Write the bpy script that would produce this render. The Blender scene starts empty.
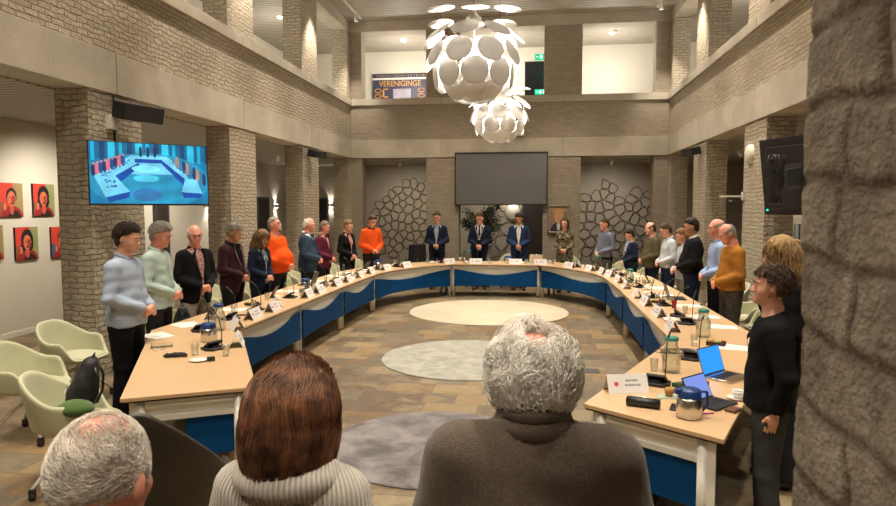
import bpy, bmesh, math, random
import numpy as np
from mathutils import Vector, Matrix, Euler
random.seed(7); np.random.seed(7)
PI = math.pi
SC = bpy.context.scene
COL = SC.collection
R = math.radians

# ------------------------------------------------------------------ materials
def new_mat(name):
    m = bpy.data.materials.new(name); m.use_nodes = True
    nt = m.node_tree
    b = nt.nodes['Principled BSDF']
    return m, nt, b
def N(nt, t, **kw):
    n = nt.nodes.new(t)
    for k, v in kw.items():
        if k in n.inputs: n.inputs[k].default_value = v
        else: setattr(n, k, v)
    return n
def L(nt, a, b): nt.links.new(a, b)
_mats = {}
def plain(name, col, rough=.5, metal=0., var=.06, nscale=8., bump=0., bscale=60., trans=0., sheen=0., emit=None, estr=0., spec=None, alpha=None, coat=0.):
    """simple procedural material: base colour with gentle noise variation and optional bump"""
    if name in _mats: return _mats[name]
    m, nt, b = new_mat(name)
    c = (*col, 1)
    b.inputs['Roughness'].default_value = rough; b.inputs['Metallic'].default_value = metal
    if trans: b.inputs['Transmission Weight'].default_value = trans
    if sheen: b.inputs['Sheen Weight'].default_value = sheen
    if coat: b.inputs['Coat Weight'].default_value = coat
    if spec is not None: b.inputs['Specular IOR Level'].default_value = spec
    if alpha is not None: b.inputs['Alpha'].default_value = alpha
    if emit: 
        b.inputs['Emission Color'].default_value = (*emit, 1); b.inputs['Emission Strength'].default_value = estr
    tc = N(nt, 'ShaderNodeTexCoord')
    if var:
        no = N(nt, 'ShaderNodeTexNoise', Scale=nscale, Detail=4.); L(nt, tc.outputs['Object'], no.inputs['Vector'])
        mr = N(nt, 'ShaderNodeMapRange'); mr.inputs[1].default_value = .3; mr.inputs[2].default_value = .7
        mr.inputs[3].default_value = 1-var; mr.inputs[4].default_value = 1+var
        L(nt, no.outputs['Fac'], mr.inputs[0])
        mx = N(nt, 'ShaderNodeVectorMath', operation='SCALE'); mx.inputs[0].default_value = col
        L(nt, mr.outputs[0], mx.inputs['Scale']); L(nt, mx.outputs[0], b.inputs['Base Color'])
    else: b.inputs['Base Color'].default_value = c
    if bump:
        n2 = N(nt, 'ShaderNodeTexNoise', Scale=bscale, Detail=3.); L(nt, tc.outputs['Object'], n2.inputs['Vector'])
        bp = N(nt, 'ShaderNodeBump', Strength=bump, Distance=.01); L(nt, n2.outputs['Fac'], bp.inputs['Height']); L(nt, bp.outputs[0], b.inputs['Normal'])
    _mats[name] = m
    return m

def brick_mat(name, base, dark, rowh=.092, bw=.235, strength=1., dist=.02, warp=.012, mort=(.2, .16, .12)):
    m, nt, b = new_mat(name)
    b.inputs['Roughness'].default_value = .9; b.inputs['Specular IOR Level'].default_value = .2
    uv = N(nt, 'ShaderNodeUVMap'); uv.uv_map = 'UVMap'
    no = N(nt, 'ShaderNodeTexNoise', Scale=5., Detail=2.); L(nt, uv.outputs[0], no.inputs['Vector'])
    sub = N(nt, 'ShaderNodeVectorMath', operation='SUBTRACT'); sub.inputs[1].default_value = (.5, .5, .5); L(nt, no.outputs['Color'], sub.inputs[0])
    sc = N(nt, 'ShaderNodeVectorMath', operation='SCALE'); sc.inputs['Scale'].default_value = warp*2; L(nt, sub.outputs[0], sc.inputs[0])
    ad = N(nt, 'ShaderNodeVectorMath', operation='ADD'); L(nt, uv.outputs[0], ad.inputs[0]); L(nt, sc.outputs[0], ad.inputs[1])
    br = N(nt, 'ShaderNodeTexBrick', Scale=1.); br.offset = .5; br.squash = 1.
    br.inputs['Brick Width'].default_value = bw; br.inputs['Row Height'].default_value = rowh
    br.inputs['Mortar Size'].default_value = .009; br.inputs['Mortar Smooth'].default_value = .6; br.inputs['Bias'].default_value = 0.
    br.inputs['Color1'].default_value = (1, 1, 1, 1); br.inputs['Color2'].default_value = (.0, .0, .0, 1); br.inputs['Mortar'].default_value = (.5, .5, .5, 1)
    L(nt, ad.outputs[0], br.inputs['Vector'])
    n2 = N(nt, 'ShaderNodeTexNoise', Scale=14., Detail=5., Roughness=.65); L(nt, uv.outputs[0], n2.inputs['Vector'])
    n3 = N(nt, 'ShaderNodeTexNoise', Scale=1.1, Detail=3.); L(nt, uv.outputs[0], n3.inputs['Vector'])
    # tint per brick + noise
    mixf = N(nt, 'ShaderNodeMath', operation='MULTIPLY_ADD'); L(nt, n2.outputs['Fac'], mixf.inputs[0]); mixf.inputs[1].default_value = .9; mixf.inputs[2].default_value = -.2
    sep = N(nt, 'ShaderNodeSeparateColor'); L(nt, br.outputs['Color'], sep.inputs[0])
    mf2 = N(nt, 'ShaderNodeMath', operation='MULTIPLY_ADD'); L(nt, sep.outputs[0], mf2.inputs[0]); mf2.inputs[1].default_value = .45; L(nt, mixf.outputs[0], mf2.inputs[2])
    mf3 = N(nt, 'ShaderNodeMath', operation='MULTIPLY_ADD'); L(nt, n3.outputs['Fac'], mf3.inputs[0]); mf3.inputs[1].default_value = .5; L(nt, mf2.outputs[0], mf3.inputs[2])
    mf3.use_clamp = False
    mr = N(nt, 'ShaderNodeMapRange'); mr.inputs[1].default_value = .2; mr.inputs[2].default_value = .95; L(nt, mf3.outputs[0], mr.inputs[0])
    c1 = N(nt, 'ShaderNodeMix', data_type='RGBA'); c1.inputs[6].default_value = (*dark, 1); c1.inputs[7].default_value = (*base, 1); L(nt, mr.outputs[0], c1.inputs[0])
    c2 = N(nt, 'ShaderNodeMix', data_type='RGBA'); L(nt, br.outputs['Fac'], c2.inputs[0]); L(nt, c1.outputs[2], c2.inputs[6]); c2.inputs[7].default_value = (*mort, 1)
    L(nt, c2.outputs[2], b.inputs['Base Color'])
    inv = N(nt, 'ShaderNodeMath', operation='SUBTRACT'); inv.inputs[0].default_value = 1.; L(nt, br.outputs['Fac'], inv.inputs[1])
    h1 = N(nt, 'ShaderNodeMath', operation='MULTIPLY_ADD'); L(nt, n2.outputs['Fac'], h1.inputs[0]); h1.inputs[1].default_value = 1.3; L(nt, inv.outputs[0], h1.inputs[2])
    h2 = N(nt, 'ShaderNodeMath', operation='MULTIPLY_ADD'); L(nt, sep.outputs[0], h2.inputs[0]); h2.inputs[1].default_value = .5; L(nt, h1.outputs[0], h2.inputs[2])
    bp = N(nt, 'ShaderNodeBump', Strength=strength, Distance=dist); L(nt, h2.outputs[0], bp.inputs['Height']); L(nt, bp.outputs[0], b.inputs['Normal'])
    return m

# ------------------------------------------------------------------ mesh builder
class MB:
    def __init__(s): s.v = []; s.f = []; s.uv = []; s.sm = []; s.mi = []; s.cur = 0
    def poly(s, pts, uvs=None, smooth=False):
        b = len(s.v); s.v += [tuple(p) for p in pts]; s.f.append(list(range(b, b+len(pts))))
        s.sm.append(smooth); s.mi.append(s.cur)
    def box(s, x0, x1, y0, y1, z0, z1, M=None):
        P = [(x0,y0,z0),(x1,y0,z0),(x1,y1,z0),(x0,y1,z0),(x0,y0,z1),(x1,y0,z1),(x1,y1,z1),(x0,y1,z1)]
        if M is not None: P = [tuple(M @ Vector(p)) for p in P]
        b = len(s.v); s.v += P
        for q in ((0,3,2,1),(4,5,6,7),(0,1,5,4),(1,2,6,5),(2,3,7,6),(3,0,4,7)):
            s.f.append([b+i for i in q]); s.sm.append(False); s.mi.append(s.cur)
        return s
    def prism(s, pts, z0, z1, M=None, smooth=False):
        """pts: CCW outline in xy"""
        n = len(pts); P = [(x, y, z0) for x, y in pts]+[(x, y, z1) for x, y in pts]
        if M is not None: P = [tuple(M @ Vector(p)) for p in P]
        b = len(s.v); s.v += P
        s.f.append([b+i for i in range(n)][::-1]); s.f.append([b+n+i for i in range(n)]); s.sm += [False]*2; s.mi += [s.cur]*2
        for i in range(n):
            j = (i+1) % n; s.f.append([b+i, b+j, b+n+j, b+n+i]); s.sm.append(smooth); s.mi.append(s.cur)
        return s
    def lathe(s, prof, n=20, M=None, smooth=True, cap=True):
        """prof: list of (r,z)"""
        b = len(s.v); P = []
        for r, z in prof:
            for k in range(n):
                a = 2*PI*k/n; P.append((r*math.cos(a), r*math.sin(a), z))
        if M is not None: P = [tuple(M @ Vector(p)) for p in P]
        s.v += P
        for i in range(len(prof)-1):
            for k in range(n):
                k2 = (k+1) % n; s.f.append([b+i*n+k, b+i*n+k2, b+(i+1)*n+k2, b+(i+1)*n+k]); s.sm.append(smooth); s.mi.append(s.cur)
        if cap:
            if prof[0][0] > 1e-5: s.f.append([b+k for k in range(n)][::-1]); s.sm.append(False); s.mi.append(s.cur)
            if prof[-1][0] > 1e-5: s.f.append([b+(len(prof)-1)*n+k for k in range(n)]); s.sm.append(False); s.mi.append(s.cur)
        return s
    def tube(s, pts, r, n=6, closed=False, smooth=True):
        pts = [Vector(p) for p in pts]; m = len(pts)
        rs = r if hasattr(r, '__len__') else [r]*m
        b = len(s.v); up = None
        for i, p in enumerate(pts):
            if closed: t = pts[(i+1) % m]-pts[i-1]
            else: t = pts[min(i+1, m-1)]-pts[max(i-1, 0)]
            t.normalize()
            if up is None: up = Vector((0,0,1)) if abs(t.z) < .9 else Vector((1,0,0))
            a = t.cross(up).normalized(); up = a.cross(t).normalized()
            for k in range(n):
                w = 2*PI*k/n; s.v.append(tuple(p+(a*math.cos(w)+up*math.sin(w))*rs[i]))
        rng = m if closed else m-1
        for i in range(rng):
            i2 = (i+1) % m
            for k in range(n):
                k2 = (k+1) % n; s.f.append([b+i*n+k, b+i*n+k2, b+i2*n+k2, b+i2*n+k]); s.sm.append(smooth); s.mi.append(s.cur)
        if not closed:
            s.f.append([b+k for k in range(n)][::-1]); s.f.append([b+(m-1)*n+k for k in range(n)]); s.sm += [False]*2; s.mi += [s.cur]*2
        return s
    def ball(s, c, r, n=12, M=None):
        rx, ry, rz = r if hasattr(r, '__len__') else (r, r, r)
        T = Matrix.Translation(c) @ Matrix.Diagonal((rx, ry, rz, 1))
        if M is not None: T = M @ T
        prof = [(max(math.sin(PI*i/n), 1e-6), -math.cos(PI*i/n)) for i in range(n+1)]
        return s.lathe(prof, n=max(8, n), M=T, cap=False)
    def build(s, name, mats, parent=None, loc=None, bevel=0., uv=True, segs=2, weld=False):
        me = bpy.data.meshes.new(name); me.from_pydata(s.v, [], s.f)
        if not isinstance(mats, (list, tuple)): mats = [mats]
        for m in mats: me.materials.append(m)
        me.polygons.foreach_set('use_smooth', s.sm); me.polygons.foreach_set('material_index', s.mi)
        me.validate(); me.update()
        bm = bmesh.new(); bm.from_mesh(me)
        if weld: bmesh.ops.remove_doubles(bm, verts=bm.verts, dist=.0008)
        bmesh.ops.recalc_face_normals(bm, faces=bm.faces); bm.to_mesh(me); bm.free()
        if uv: box_uv(me)
        o = bpy.data.objects.new(name, me); COL.objects.link(o)
        if parent is not None: o.parent = parent
        if loc is not None: o.location = loc
        if bevel:
            md = o.modifiers.new('bevel', 'BEVEL'); md.width = bevel; md.segments = segs; md.limit_method = 'ANGLE'; md.angle_limit = R(50)
        return o
def box_uv(me):
    uvl = me.uv_layers.new(name='UVMap')
    nl = len(me.loops); co = np.empty(len(me.vertices)*3); me.vertices.foreach_get('co', co); co = co.reshape(-1, 3)
    vi = np.empty(nl, int); me.loops.foreach_get('vertex_index', vi)
    npoly = len(me.polygons); nor = np.empty(npoly*3); me.polygons.foreach_get('normal', nor); nor = nor.reshape(-1, 3)
    lt = np.empty(npoly, int); me.polygons.foreach_get('loop_total', lt)
    nn = np.abs(np.repeat(nor, lt, axis=0)); p = co[vi]
    u = np.where(nn[:, 0] > np.maximum(nn[:, 1], nn[:, 2]), p[:, 1]+.117, p[:, 0])
    v = np.where(nn[:, 2] > np.maximum(nn[:, 0], nn[:, 1]), p[:, 1], p[:, 2])
    uvl.data.foreach_set('uv', np.stack([u, v], 1).ravel())

def props(o, label=None, cat=None, group=None, kind=None):
    if label: o['label'] = label
    if cat: o['category'] = cat
    if group: o['group'] = group
    if kind: o['kind'] = kind
    return o
def empty(name, loc=(0,0,0), rz=0., label=None, cat=None, group=None):
    o = bpy.data.objects.new(name, None); o.empty_display_size = .1; COL.objects.link(o)
    o.location = loc; o.rotation_euler = (0, 0, rz)
    return props(o, label, cat, group)
def struct(o): o['kind'] = 'structure'; return o
def copy_tree(o, parent=None):
    c = o.copy(); COL.objects.link(c)
    if parent is not None: c.parent = parent
    for ch in list(o.children): copy_tree(ch, c)
    return c
def painted(name, img, w, h, M, parent, emit=0., rough=.6):
    """a flat picture: a grid of faces, each with its own colour (img: rows top->bottom, HxWx3 linear)"""
    H, W, _ = img.shape
    xs = np.linspace(-w/2, w/2, W+1); zs = np.linspace(h/2, -h/2, H+1)
    X, Z = np.meshgrid(xs, zs); V = np.stack([X.ravel(), np.zeros(X.size), Z.ravel()], 1)
    i = np.arange(H)[:, None]*(W+1)+np.arange(W)[None]; F = np.stack([i, i+(W+1), i+(W+2), i+1], -1).reshape(-1, 4)
    me = bpy.data.meshes.new(name); me.from_pydata(V.tolist(), [], F.tolist())
    ca = me.color_attributes.new('paint', 'FLOAT_COLOR', 'CORNER')
    c = np.concatenate([img.reshape(-1, 3), np.ones((H*W, 1))], 1); ca.data.foreach_set('color', np.repeat(c, 4, axis=0).ravel())
    m, nt, b = new_mat(name+'_paint'); at = N(nt, 'ShaderNodeAttribute'); at.attribute_name = 'paint'
    b.inputs['Roughness'].default_value = rough
    if emit:
        L(nt, at.outputs['Color'], b.inputs['Emission Color']); b.inputs['Emission Strength'].default_value = emit; b.inputs['Base Color'].default_value = (.01, .01, .01, 1)
    else: L(nt, at.outputs['Color'], b.inputs['Base Color'])
    me.materials.append(m); o = bpy.data.objects.new(name, me); COL.objects.link(o); o.parent = parent; o.matrix_local = M
    return o
# ------------------------------------------------------------------ signed-distance sculpting of people
def surface_nets(F, xs, ys, zs):
    ins = F < 0
    nx, ny, nz = F.shape
    c = ins[:-1, :-1, :-1].astype(np.int8).copy()
    for dx in (0, 1):
        for dy in (0, 1):
            for dz in (0, 1):
                if dx+dy+dz: c += ins[dx:nx-1+dx, dy:ny-1+dy, dz:nz-1+dz]
    act = (c > 0) & (c < 8)
    idx = np.argwhere(act)
    if len(idx) == 0: return None, None
    acc = np.zeros((len(idx), 3)); cnt = np.zeros(len(idx))
    cor = [(a, b, d) for a in (0, 1) for b in (0, 1) for d in (0, 1)]
    G = [xs, ys, zs]
    for a in cor:
        for ax in range(3):
            if a[ax] == 0:
                b = list(a); b[ax] = 1
                ia = idx+np.array(a); ib = idx+np.array(b)
                fa = F[ia[:, 0], ia[:, 1], ia[:, 2]]; fb = F[ib[:, 0], ib[:, 1], ib[:, 2]]
                m = (fa < 0) != (fb < 0)
                t = np.where(m, fa/np.where(m, fa-fb, 1), 0)
                P = np.stack([G[k][ia[:, k]]*(1-t)+G[k][ib[:, k]]*t for k in range(3)], 1)
                acc[m] += P[m]; cnt[m] += 1
    V = acc/cnt[:, None]
    vid = -np.ones(act.shape, np.int64); vid[idx[:, 0], idx[:, 1], idx[:, 2]] = np.arange(len(idx))
    Q = []
    for ax in range(3):
        o1, o2 = [(1, 2), (2, 0), (0, 1)][ax]
        A = np.moveaxis(ins, (ax, o1, o2), (0, 1, 2)); VI = np.moveaxis(vid, (ax, o1, o2), (0, 1, 2))
        ch = A[:-1, 1:-1, 1:-1] != A[1:, 1:-1, 1:-1]
        e = np.argwhere(ch); i, j, k = e[:, 0], e[:, 1]+1, e[:, 2]+1
        q = np.stack([VI[i, j-1, k-1], VI[i, j, k-1], VI[i, j, k], VI[i, j-1, k]], 1)
        fl = ~A[i, j, k]; q[fl] = q[fl][:, ::-1]
        Q.append(q)
    Q = np.concatenate(Q); Q = Q[(Q >= 0).all(1)]
    return V, Q
def seg(a, b, n):
    return np.linspace(a, b, max(2, int(round(n))+1))
def grid1(*parts):
    """parts: (a,b,step) ranges, joined"""
    out = []
    for a, b, st in parts:
        g = np.linspace(a, b, max(2, int(math.ceil((b-a)/st))+1)); out.append(g if not out else g[1:])
    return np.concatenate(out)
class Field:
    def __init__(s, xs, ys, zs):
        s.xs, s.ys, s.zs = xs, ys, zs; s.F = np.full((len(xs), len(ys), len(zs)), .5)
    def sub(s, lo, hi):
        r = []
        for g, a, b in zip((s.xs, s.ys, s.zs), lo, hi):
            i = max(0, np.searchsorted(g, a)-1); j = min(len(g), np.searchsorted(g, b)+2); r.append(slice(i, j))
        return tuple(r)
    def pts(s, sl):
        return s.xs[sl[0]][:, None, None], s.ys[sl[1]][None, :, None], s.zs[sl[2]][None, None, :]
    def put(s, sl, d, k, op='add'):
        A = s.F[sl]
        if op == 'add':
            if k > 0: h = np.clip(.5+.5*(A-d)/k, 0, 1); s.F[sl] = A*(1-h)+d*h-k*h*(1-h)
            else: s.F[sl] = np.minimum(A, d)
        else:
            d = -d
            if k > 0: h = np.clip(.5-.5*(A-d)/k, 0, 1); s.F[sl] = A*(1-h)+d*h+k*h*(1-h)
            else: s.F[sl] = np.maximum(A, d)
    def ell(s, c, r, k=.02, op='add', Mt=None, inf=0.):
        """ellipsoid centre c radii r; Mt: 4x4 that places it (rotation of the head)"""
        c = np.array(c, float); r = np.array(r, float)+inf
        if Mt is not None:
            Mi = np.array(Mt.inverted()); cw = np.array(Mt @ Vector(c)); rad = r.max()
            sl = s.sub(cw-rad-k*1.5-.02, cw+rad+k*1.5+.02)
            X, Y, Z = s.pts(sl)
            x = Mi[0,0]*X+Mi[0,1]*Y+Mi[0,2]*Z+Mi[0,3]-c[0]; y = Mi[1,0]*X+Mi[1,1]*Y+Mi[1,2]*Z+Mi[1,3]-c[1]; z = Mi[2,0]*X+Mi[2,1]*Y+Mi[2,2]*Z+Mi[2,3]-c[2]
        else:
            sl = s.sub(c-r-k*1.5-.02, c+r+k*1.5+.02); X, Y, Z = s.pts(sl); x = X-c[0]; y = Y-c[1]; z = Z-c[2]
        k0 = np.sqrt((x/r[0])**2+(y/r[1])**2+(z/r[2])**2); k1 = np.sqrt((x/r[0]**2)**2+(y/r[1]**2)**2+(z/r[2]**2)**2)
        s.put(sl, k0*(k0-1)/np.maximum(k1, 1e-6), k, op)
    def cone(s, a, b, ra, rb, k=.02, op='add', Mt=None, inf=0., sq=1.):
        """tapered capsule"""
        a = Vector(a); b = Vector(b)
        if Mt is not None: a = Mt @ a; b = Mt @ b
        a = np.array(a, float); b = np.array(b, float); ra += inf; rb += inf; m = max(ra, rb)+k*1.5+.02
        sl = s.sub(np.minimum(a, b)-m, np.maximum(a, b)+m); X, Y, Z = s.pts(sl)
        ba = b-a; L2 = (ba**2).sum()+1e-12
        t = np.clip(((X-a[0])*ba[0]+(Y-a[1])*ba[1]+(Z-a[2])*ba[2])/L2, 0, 1)
        d = np.sqrt((X-a[0]-t*ba[0])**2+((Y-a[1]-t*ba[1])*sq)**2+(Z-a[2]-t*ba[2])**2)-(ra+(rb-ra)*t)
        s.put(sl, d, k, op)
    def cut(s, fn, k=.0):
        """keep where fn(x,y,z) < 0"""
        X, Y, Z = s.pts((slice(None),)*3); d = fn(X, Y, Z)
        s.F = np.maximum(s.F, d) if k == 0 else s.F.copy()
    def mesh(s, name, mat, parent, smooth=True):
        s.F[0] = s.F[-1] = .1; s.F[:, 0] = s.F[:, -1] = .1; s.F[:, :, 0] = s.F[:, :, -1] = .1
        V, Q = surface_nets(s.F, s.xs, s.ys, s.zs)
        return np_mesh(name, V, Q, mat, parent, smooth)
def np_mesh(name, V, Q, mat, parent, smooth=True):
    me = bpy.data.meshes.new(name)
    me.vertices.add(len(V)); me.vertices.foreach_set('co', np.asarray(V, np.float32).ravel())
    k = Q.shape[1]; me.loops.add(len(Q)*k); me.loops.foreach_set('vertex_index', Q.astype(np.int32).ravel())
    me.polygons.add(len(Q)); me.polygons.foreach_set('loop_start', np.arange(0, len(Q)*k, k, dtype=np.int32))
    me.polygons.foreach_set('use_smooth', np.full(len(Q), smooth)); me.materials.append(mat)
    me.update(calc_edges=True); me.validate()
    o = bpy.data.objects.new(name, me); COL.objects.link(o)
    if parent is not None: o.parent = parent
    return o
def rnd3(V, seed, sc):
    """cheap smooth pseudo-noise in [-1,1] from sines"""
    r = np.random.RandomState(seed); out = 0
    X, Y, Z = V
    for i in range(4):
        d = r.normal(size=3); d /= np.linalg.norm(d); f = sc*(.7+.8*r.rand()); out = out+np.sin(f*(d[0]*X+d[1]*Y+d[2]*Z)+r.rand()*6.28)
    return out/4

def skin_mat(name, col):
    if name in _mats: return _mats[name]
    m, nt, b = new_mat(name)
    tc = N(nt, 'ShaderNodeTexCoord'); no = N(nt, 'ShaderNodeTexNoise', Scale=18., Detail=4.); L(nt, tc.outputs['Object'], no.inputs['Vector'])
    mx = N(nt, 'ShaderNodeMix', data_type='RGBA'); L(nt, no.outputs['Fac'], mx.inputs[0])
    mx.inputs[6].default_value = (col[0]*1.08, col[1]*1.05, col[2]*1.05, 1); mx.inputs[7].default_value = (col[0]*.92, col[1]*.76, col[2]*.72, 1)
    L(nt, mx.outputs[2], b.inputs['Base Color']); b.inputs['Roughness'].default_value = .5
    b.inputs['Subsurface Weight'].default_value = .08; b.inputs['Subsurface Radius'].default_value = (.02, .008, .005)
    _mats[name] = m; return m
SKIN = dict(fair=skin_mat('skin_fair', (.70, .40, .29)), pink=skin_mat('skin_pink', (.72, .34, .25)), tan=skin_mat('skin_tan', (.52, .28, .18)), pale=skin_mat('skin_pale', (.66, .4, .3)))
def hair_mat(name, col, rough=.55, dark=.5):
    k = 'hair_'+name
    if k in _mats: return _mats[k]
    m, nt, b = new_mat(k); tc = N(nt, 'ShaderNodeTexCoord')
    mp = N(nt, 'ShaderNodeMapping'); mp.inputs['Scale'].default_value = (60, 60, 9); L(nt, tc.outputs['Object'], mp.inputs['Vector'])
    no = N(nt, 'ShaderNodeTexNoise', Scale=1.6, Detail=4.); L(nt, mp.outputs[0], no.inputs['Vector'])
    mx = N(nt, 'ShaderNodeMix', data_type='RGBA'); L(nt, no.outputs['Fac'], mx.inputs[0])
    mx.inputs[6].default_value = tuple(c*dark for c in col)+(1,); mx.inputs[7].default_value = (*[min(1, c*1.35) for c in col], 1)
    L(nt, mx.outputs[2], b.inputs['Base Color']); b.inputs['Roughness'].default_value = rough; b.inputs['Specular IOR Level'].default_value = .25
    bp = N(nt, 'ShaderNodeBump', Strength=1., Distance=.012); L(nt, no.outputs['Fac'], bp.inputs['Height']); L(nt, bp.outputs[0], b.inputs['Normal'])
    _mats[k] = m; return m
def cloth(name, col, rough=.85, pattern=None, col2=None, scale=30., sheen=.0, weave=300.):
    k = 'cloth_'+name
    if k in _mats: return _mats[k]
    m, nt, b = new_mat(k); b.inputs['Roughness'].default_value = rough; b.inputs['Sheen Weight'].default_value = sheen; b.inputs['Specular IOR Level'].default_value = .12
    tc = N(nt, 'ShaderNodeTexCoord'); w = N(nt, 'ShaderNodeTexNoise', Scale=weave, Detail=2.); L(nt, tc.outputs['Object'], w.inputs['Vector'])
    f = N(nt, 'ShaderNodeTexNoise', Scale=9., Detail=3., Distortion=.6); L(nt, tc.outputs['Object'], f.inputs['Vector'])
    mx = N(nt, 'ShaderNodeMix', data_type='RGBA'); mx.inputs[6].default_value = (*[c*.78 for c in col], 1); mx.inputs[7].default_value = (*[min(1, c*1.15) for c in col], 1)
    L(nt, w.outputs['Fac'], mx.inputs[0]); out = mx.outputs[2]
    if pattern:
        if pattern == 'check':
            t = N(nt, 'ShaderNodeTexVoronoi', Scale=scale); t.distance = 'CHEBYCHEV'; sock = t.outputs['Distance']; lo, hi = .28, .36
        elif pattern == 'spots':
            t = N(nt, 'ShaderNodeTexNoise', Scale=scale, Detail=2., Distortion=1.); sock = t.outputs['Fac']; lo, hi = .47, .53
        elif pattern == 'tweed':
            t = N(nt, 'ShaderNodeTexWave', Scale=scale, Distortion=3.); t.bands_direction = 'DIAGONAL'; sock = t.outputs['Fac']; lo, hi = .2, .9
        elif pattern == 'stripe':
            t = N(nt, 'ShaderNodeTexWave', Scale=scale); t.bands_direction = 'X'; sock = t.outputs['Fac']; lo, hi = .6, .8
        L(nt, tc.outputs['Object'], t.inputs['Vector'])
        mr = N(nt, 'ShaderNodeMapRange'); mr.inputs[1].default_value = lo; mr.inputs[2].default_value = hi; L(nt, sock, mr.inputs[0])
        m2 = N(nt, 'ShaderNodeMix', data_type='RGBA'); L(nt, mr.outputs[0], m2.inputs[0]); L(nt, out, m2.inputs[6]); m2.inputs[7].default_value = (*col2, 1); out = m2.outputs[2]
    L(nt, out, b.inputs['Base Color'])
    bp = N(nt, 'ShaderNodeBump', Strength=.5, Distance=.012); L(nt, f.outputs['Fac'], bp.inputs['Height'])
    b2 = N(nt, 'ShaderNodeBump', Strength=.25, Distance=.002); L(nt, w.outputs['Fac'], b2.inputs['Height']); L(nt, bp.outputs[0], b2.inputs['Normal']); L(nt, b2.outputs[0], b.inputs['Normal'])
    _mats[k] = m; return m

HMS = {}
EYE_W = plain('eye_white', (.75, .72, .68), .3, var=0); EYE_D = plain('eye_dark', (.03, .02, .015), .2, var=0)
SHOE = plain('shoe_leather', (.025, .018, .014), .4, bump=.2)
SHOE_B = plain('shoe_brown', (.12, .05, .025), .4, bump=.2)
LIP = plain('lips', (.5, .17, .13), .5, var=.05); BROW_D = plain('brow_dark', (.06, .035, .02), .9); BROW_G = plain('brow_grey', (.3, .26, .22), .9)
GLS = plain('spectacle_frame', (.02, .02, .02), .3, var=0)

def make_collar(mat, root, w=0.):
    c = MB(); n = 18; A = []
    for i in range(n+1):
        t = PI/2+.26+(2*PI-.52)*i/n; x = math.cos(t); y = math.sin(t); dz = -.030*max(-.4, y); fr = max(0, y)
        A.append([(x*.0595, y*.064-.012, 1.474+dz), (x*.064, y*.070-.010, 1.503+dz), (x*(.084+w), y*(.086+w)-.008, 1.470+dz-.024*fr*fr)])
    for i in range(n):
        for q in range(2): c.poly([A[i][q], A[i+1][q], A[i+1][q+1], A[i][q+1]], smooth=True)
    co = c.build('collar', mat, root, uv=False, weld=True); md = co.modifiers.new('t', 'SOLIDIFY'); md.thickness = .005
    return co
def front_of(o):
    from mathutils.bvhtree import BVHTree
    me = o.data; t = BVHTree.FromPolygons([v.co for v in me.vertices], [p.vertices for p in me.polygons])
    def f(x, z, d=0., y0=.8):
        h = t.ray_cast(Vector((x, y0, z)), Vector((0, -1 if y0 > 0 else 1, 0)))
        return (h[0].y if h[0] is not None and h[0].y*y0 > -.02 else .1)+d
    return f
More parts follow.
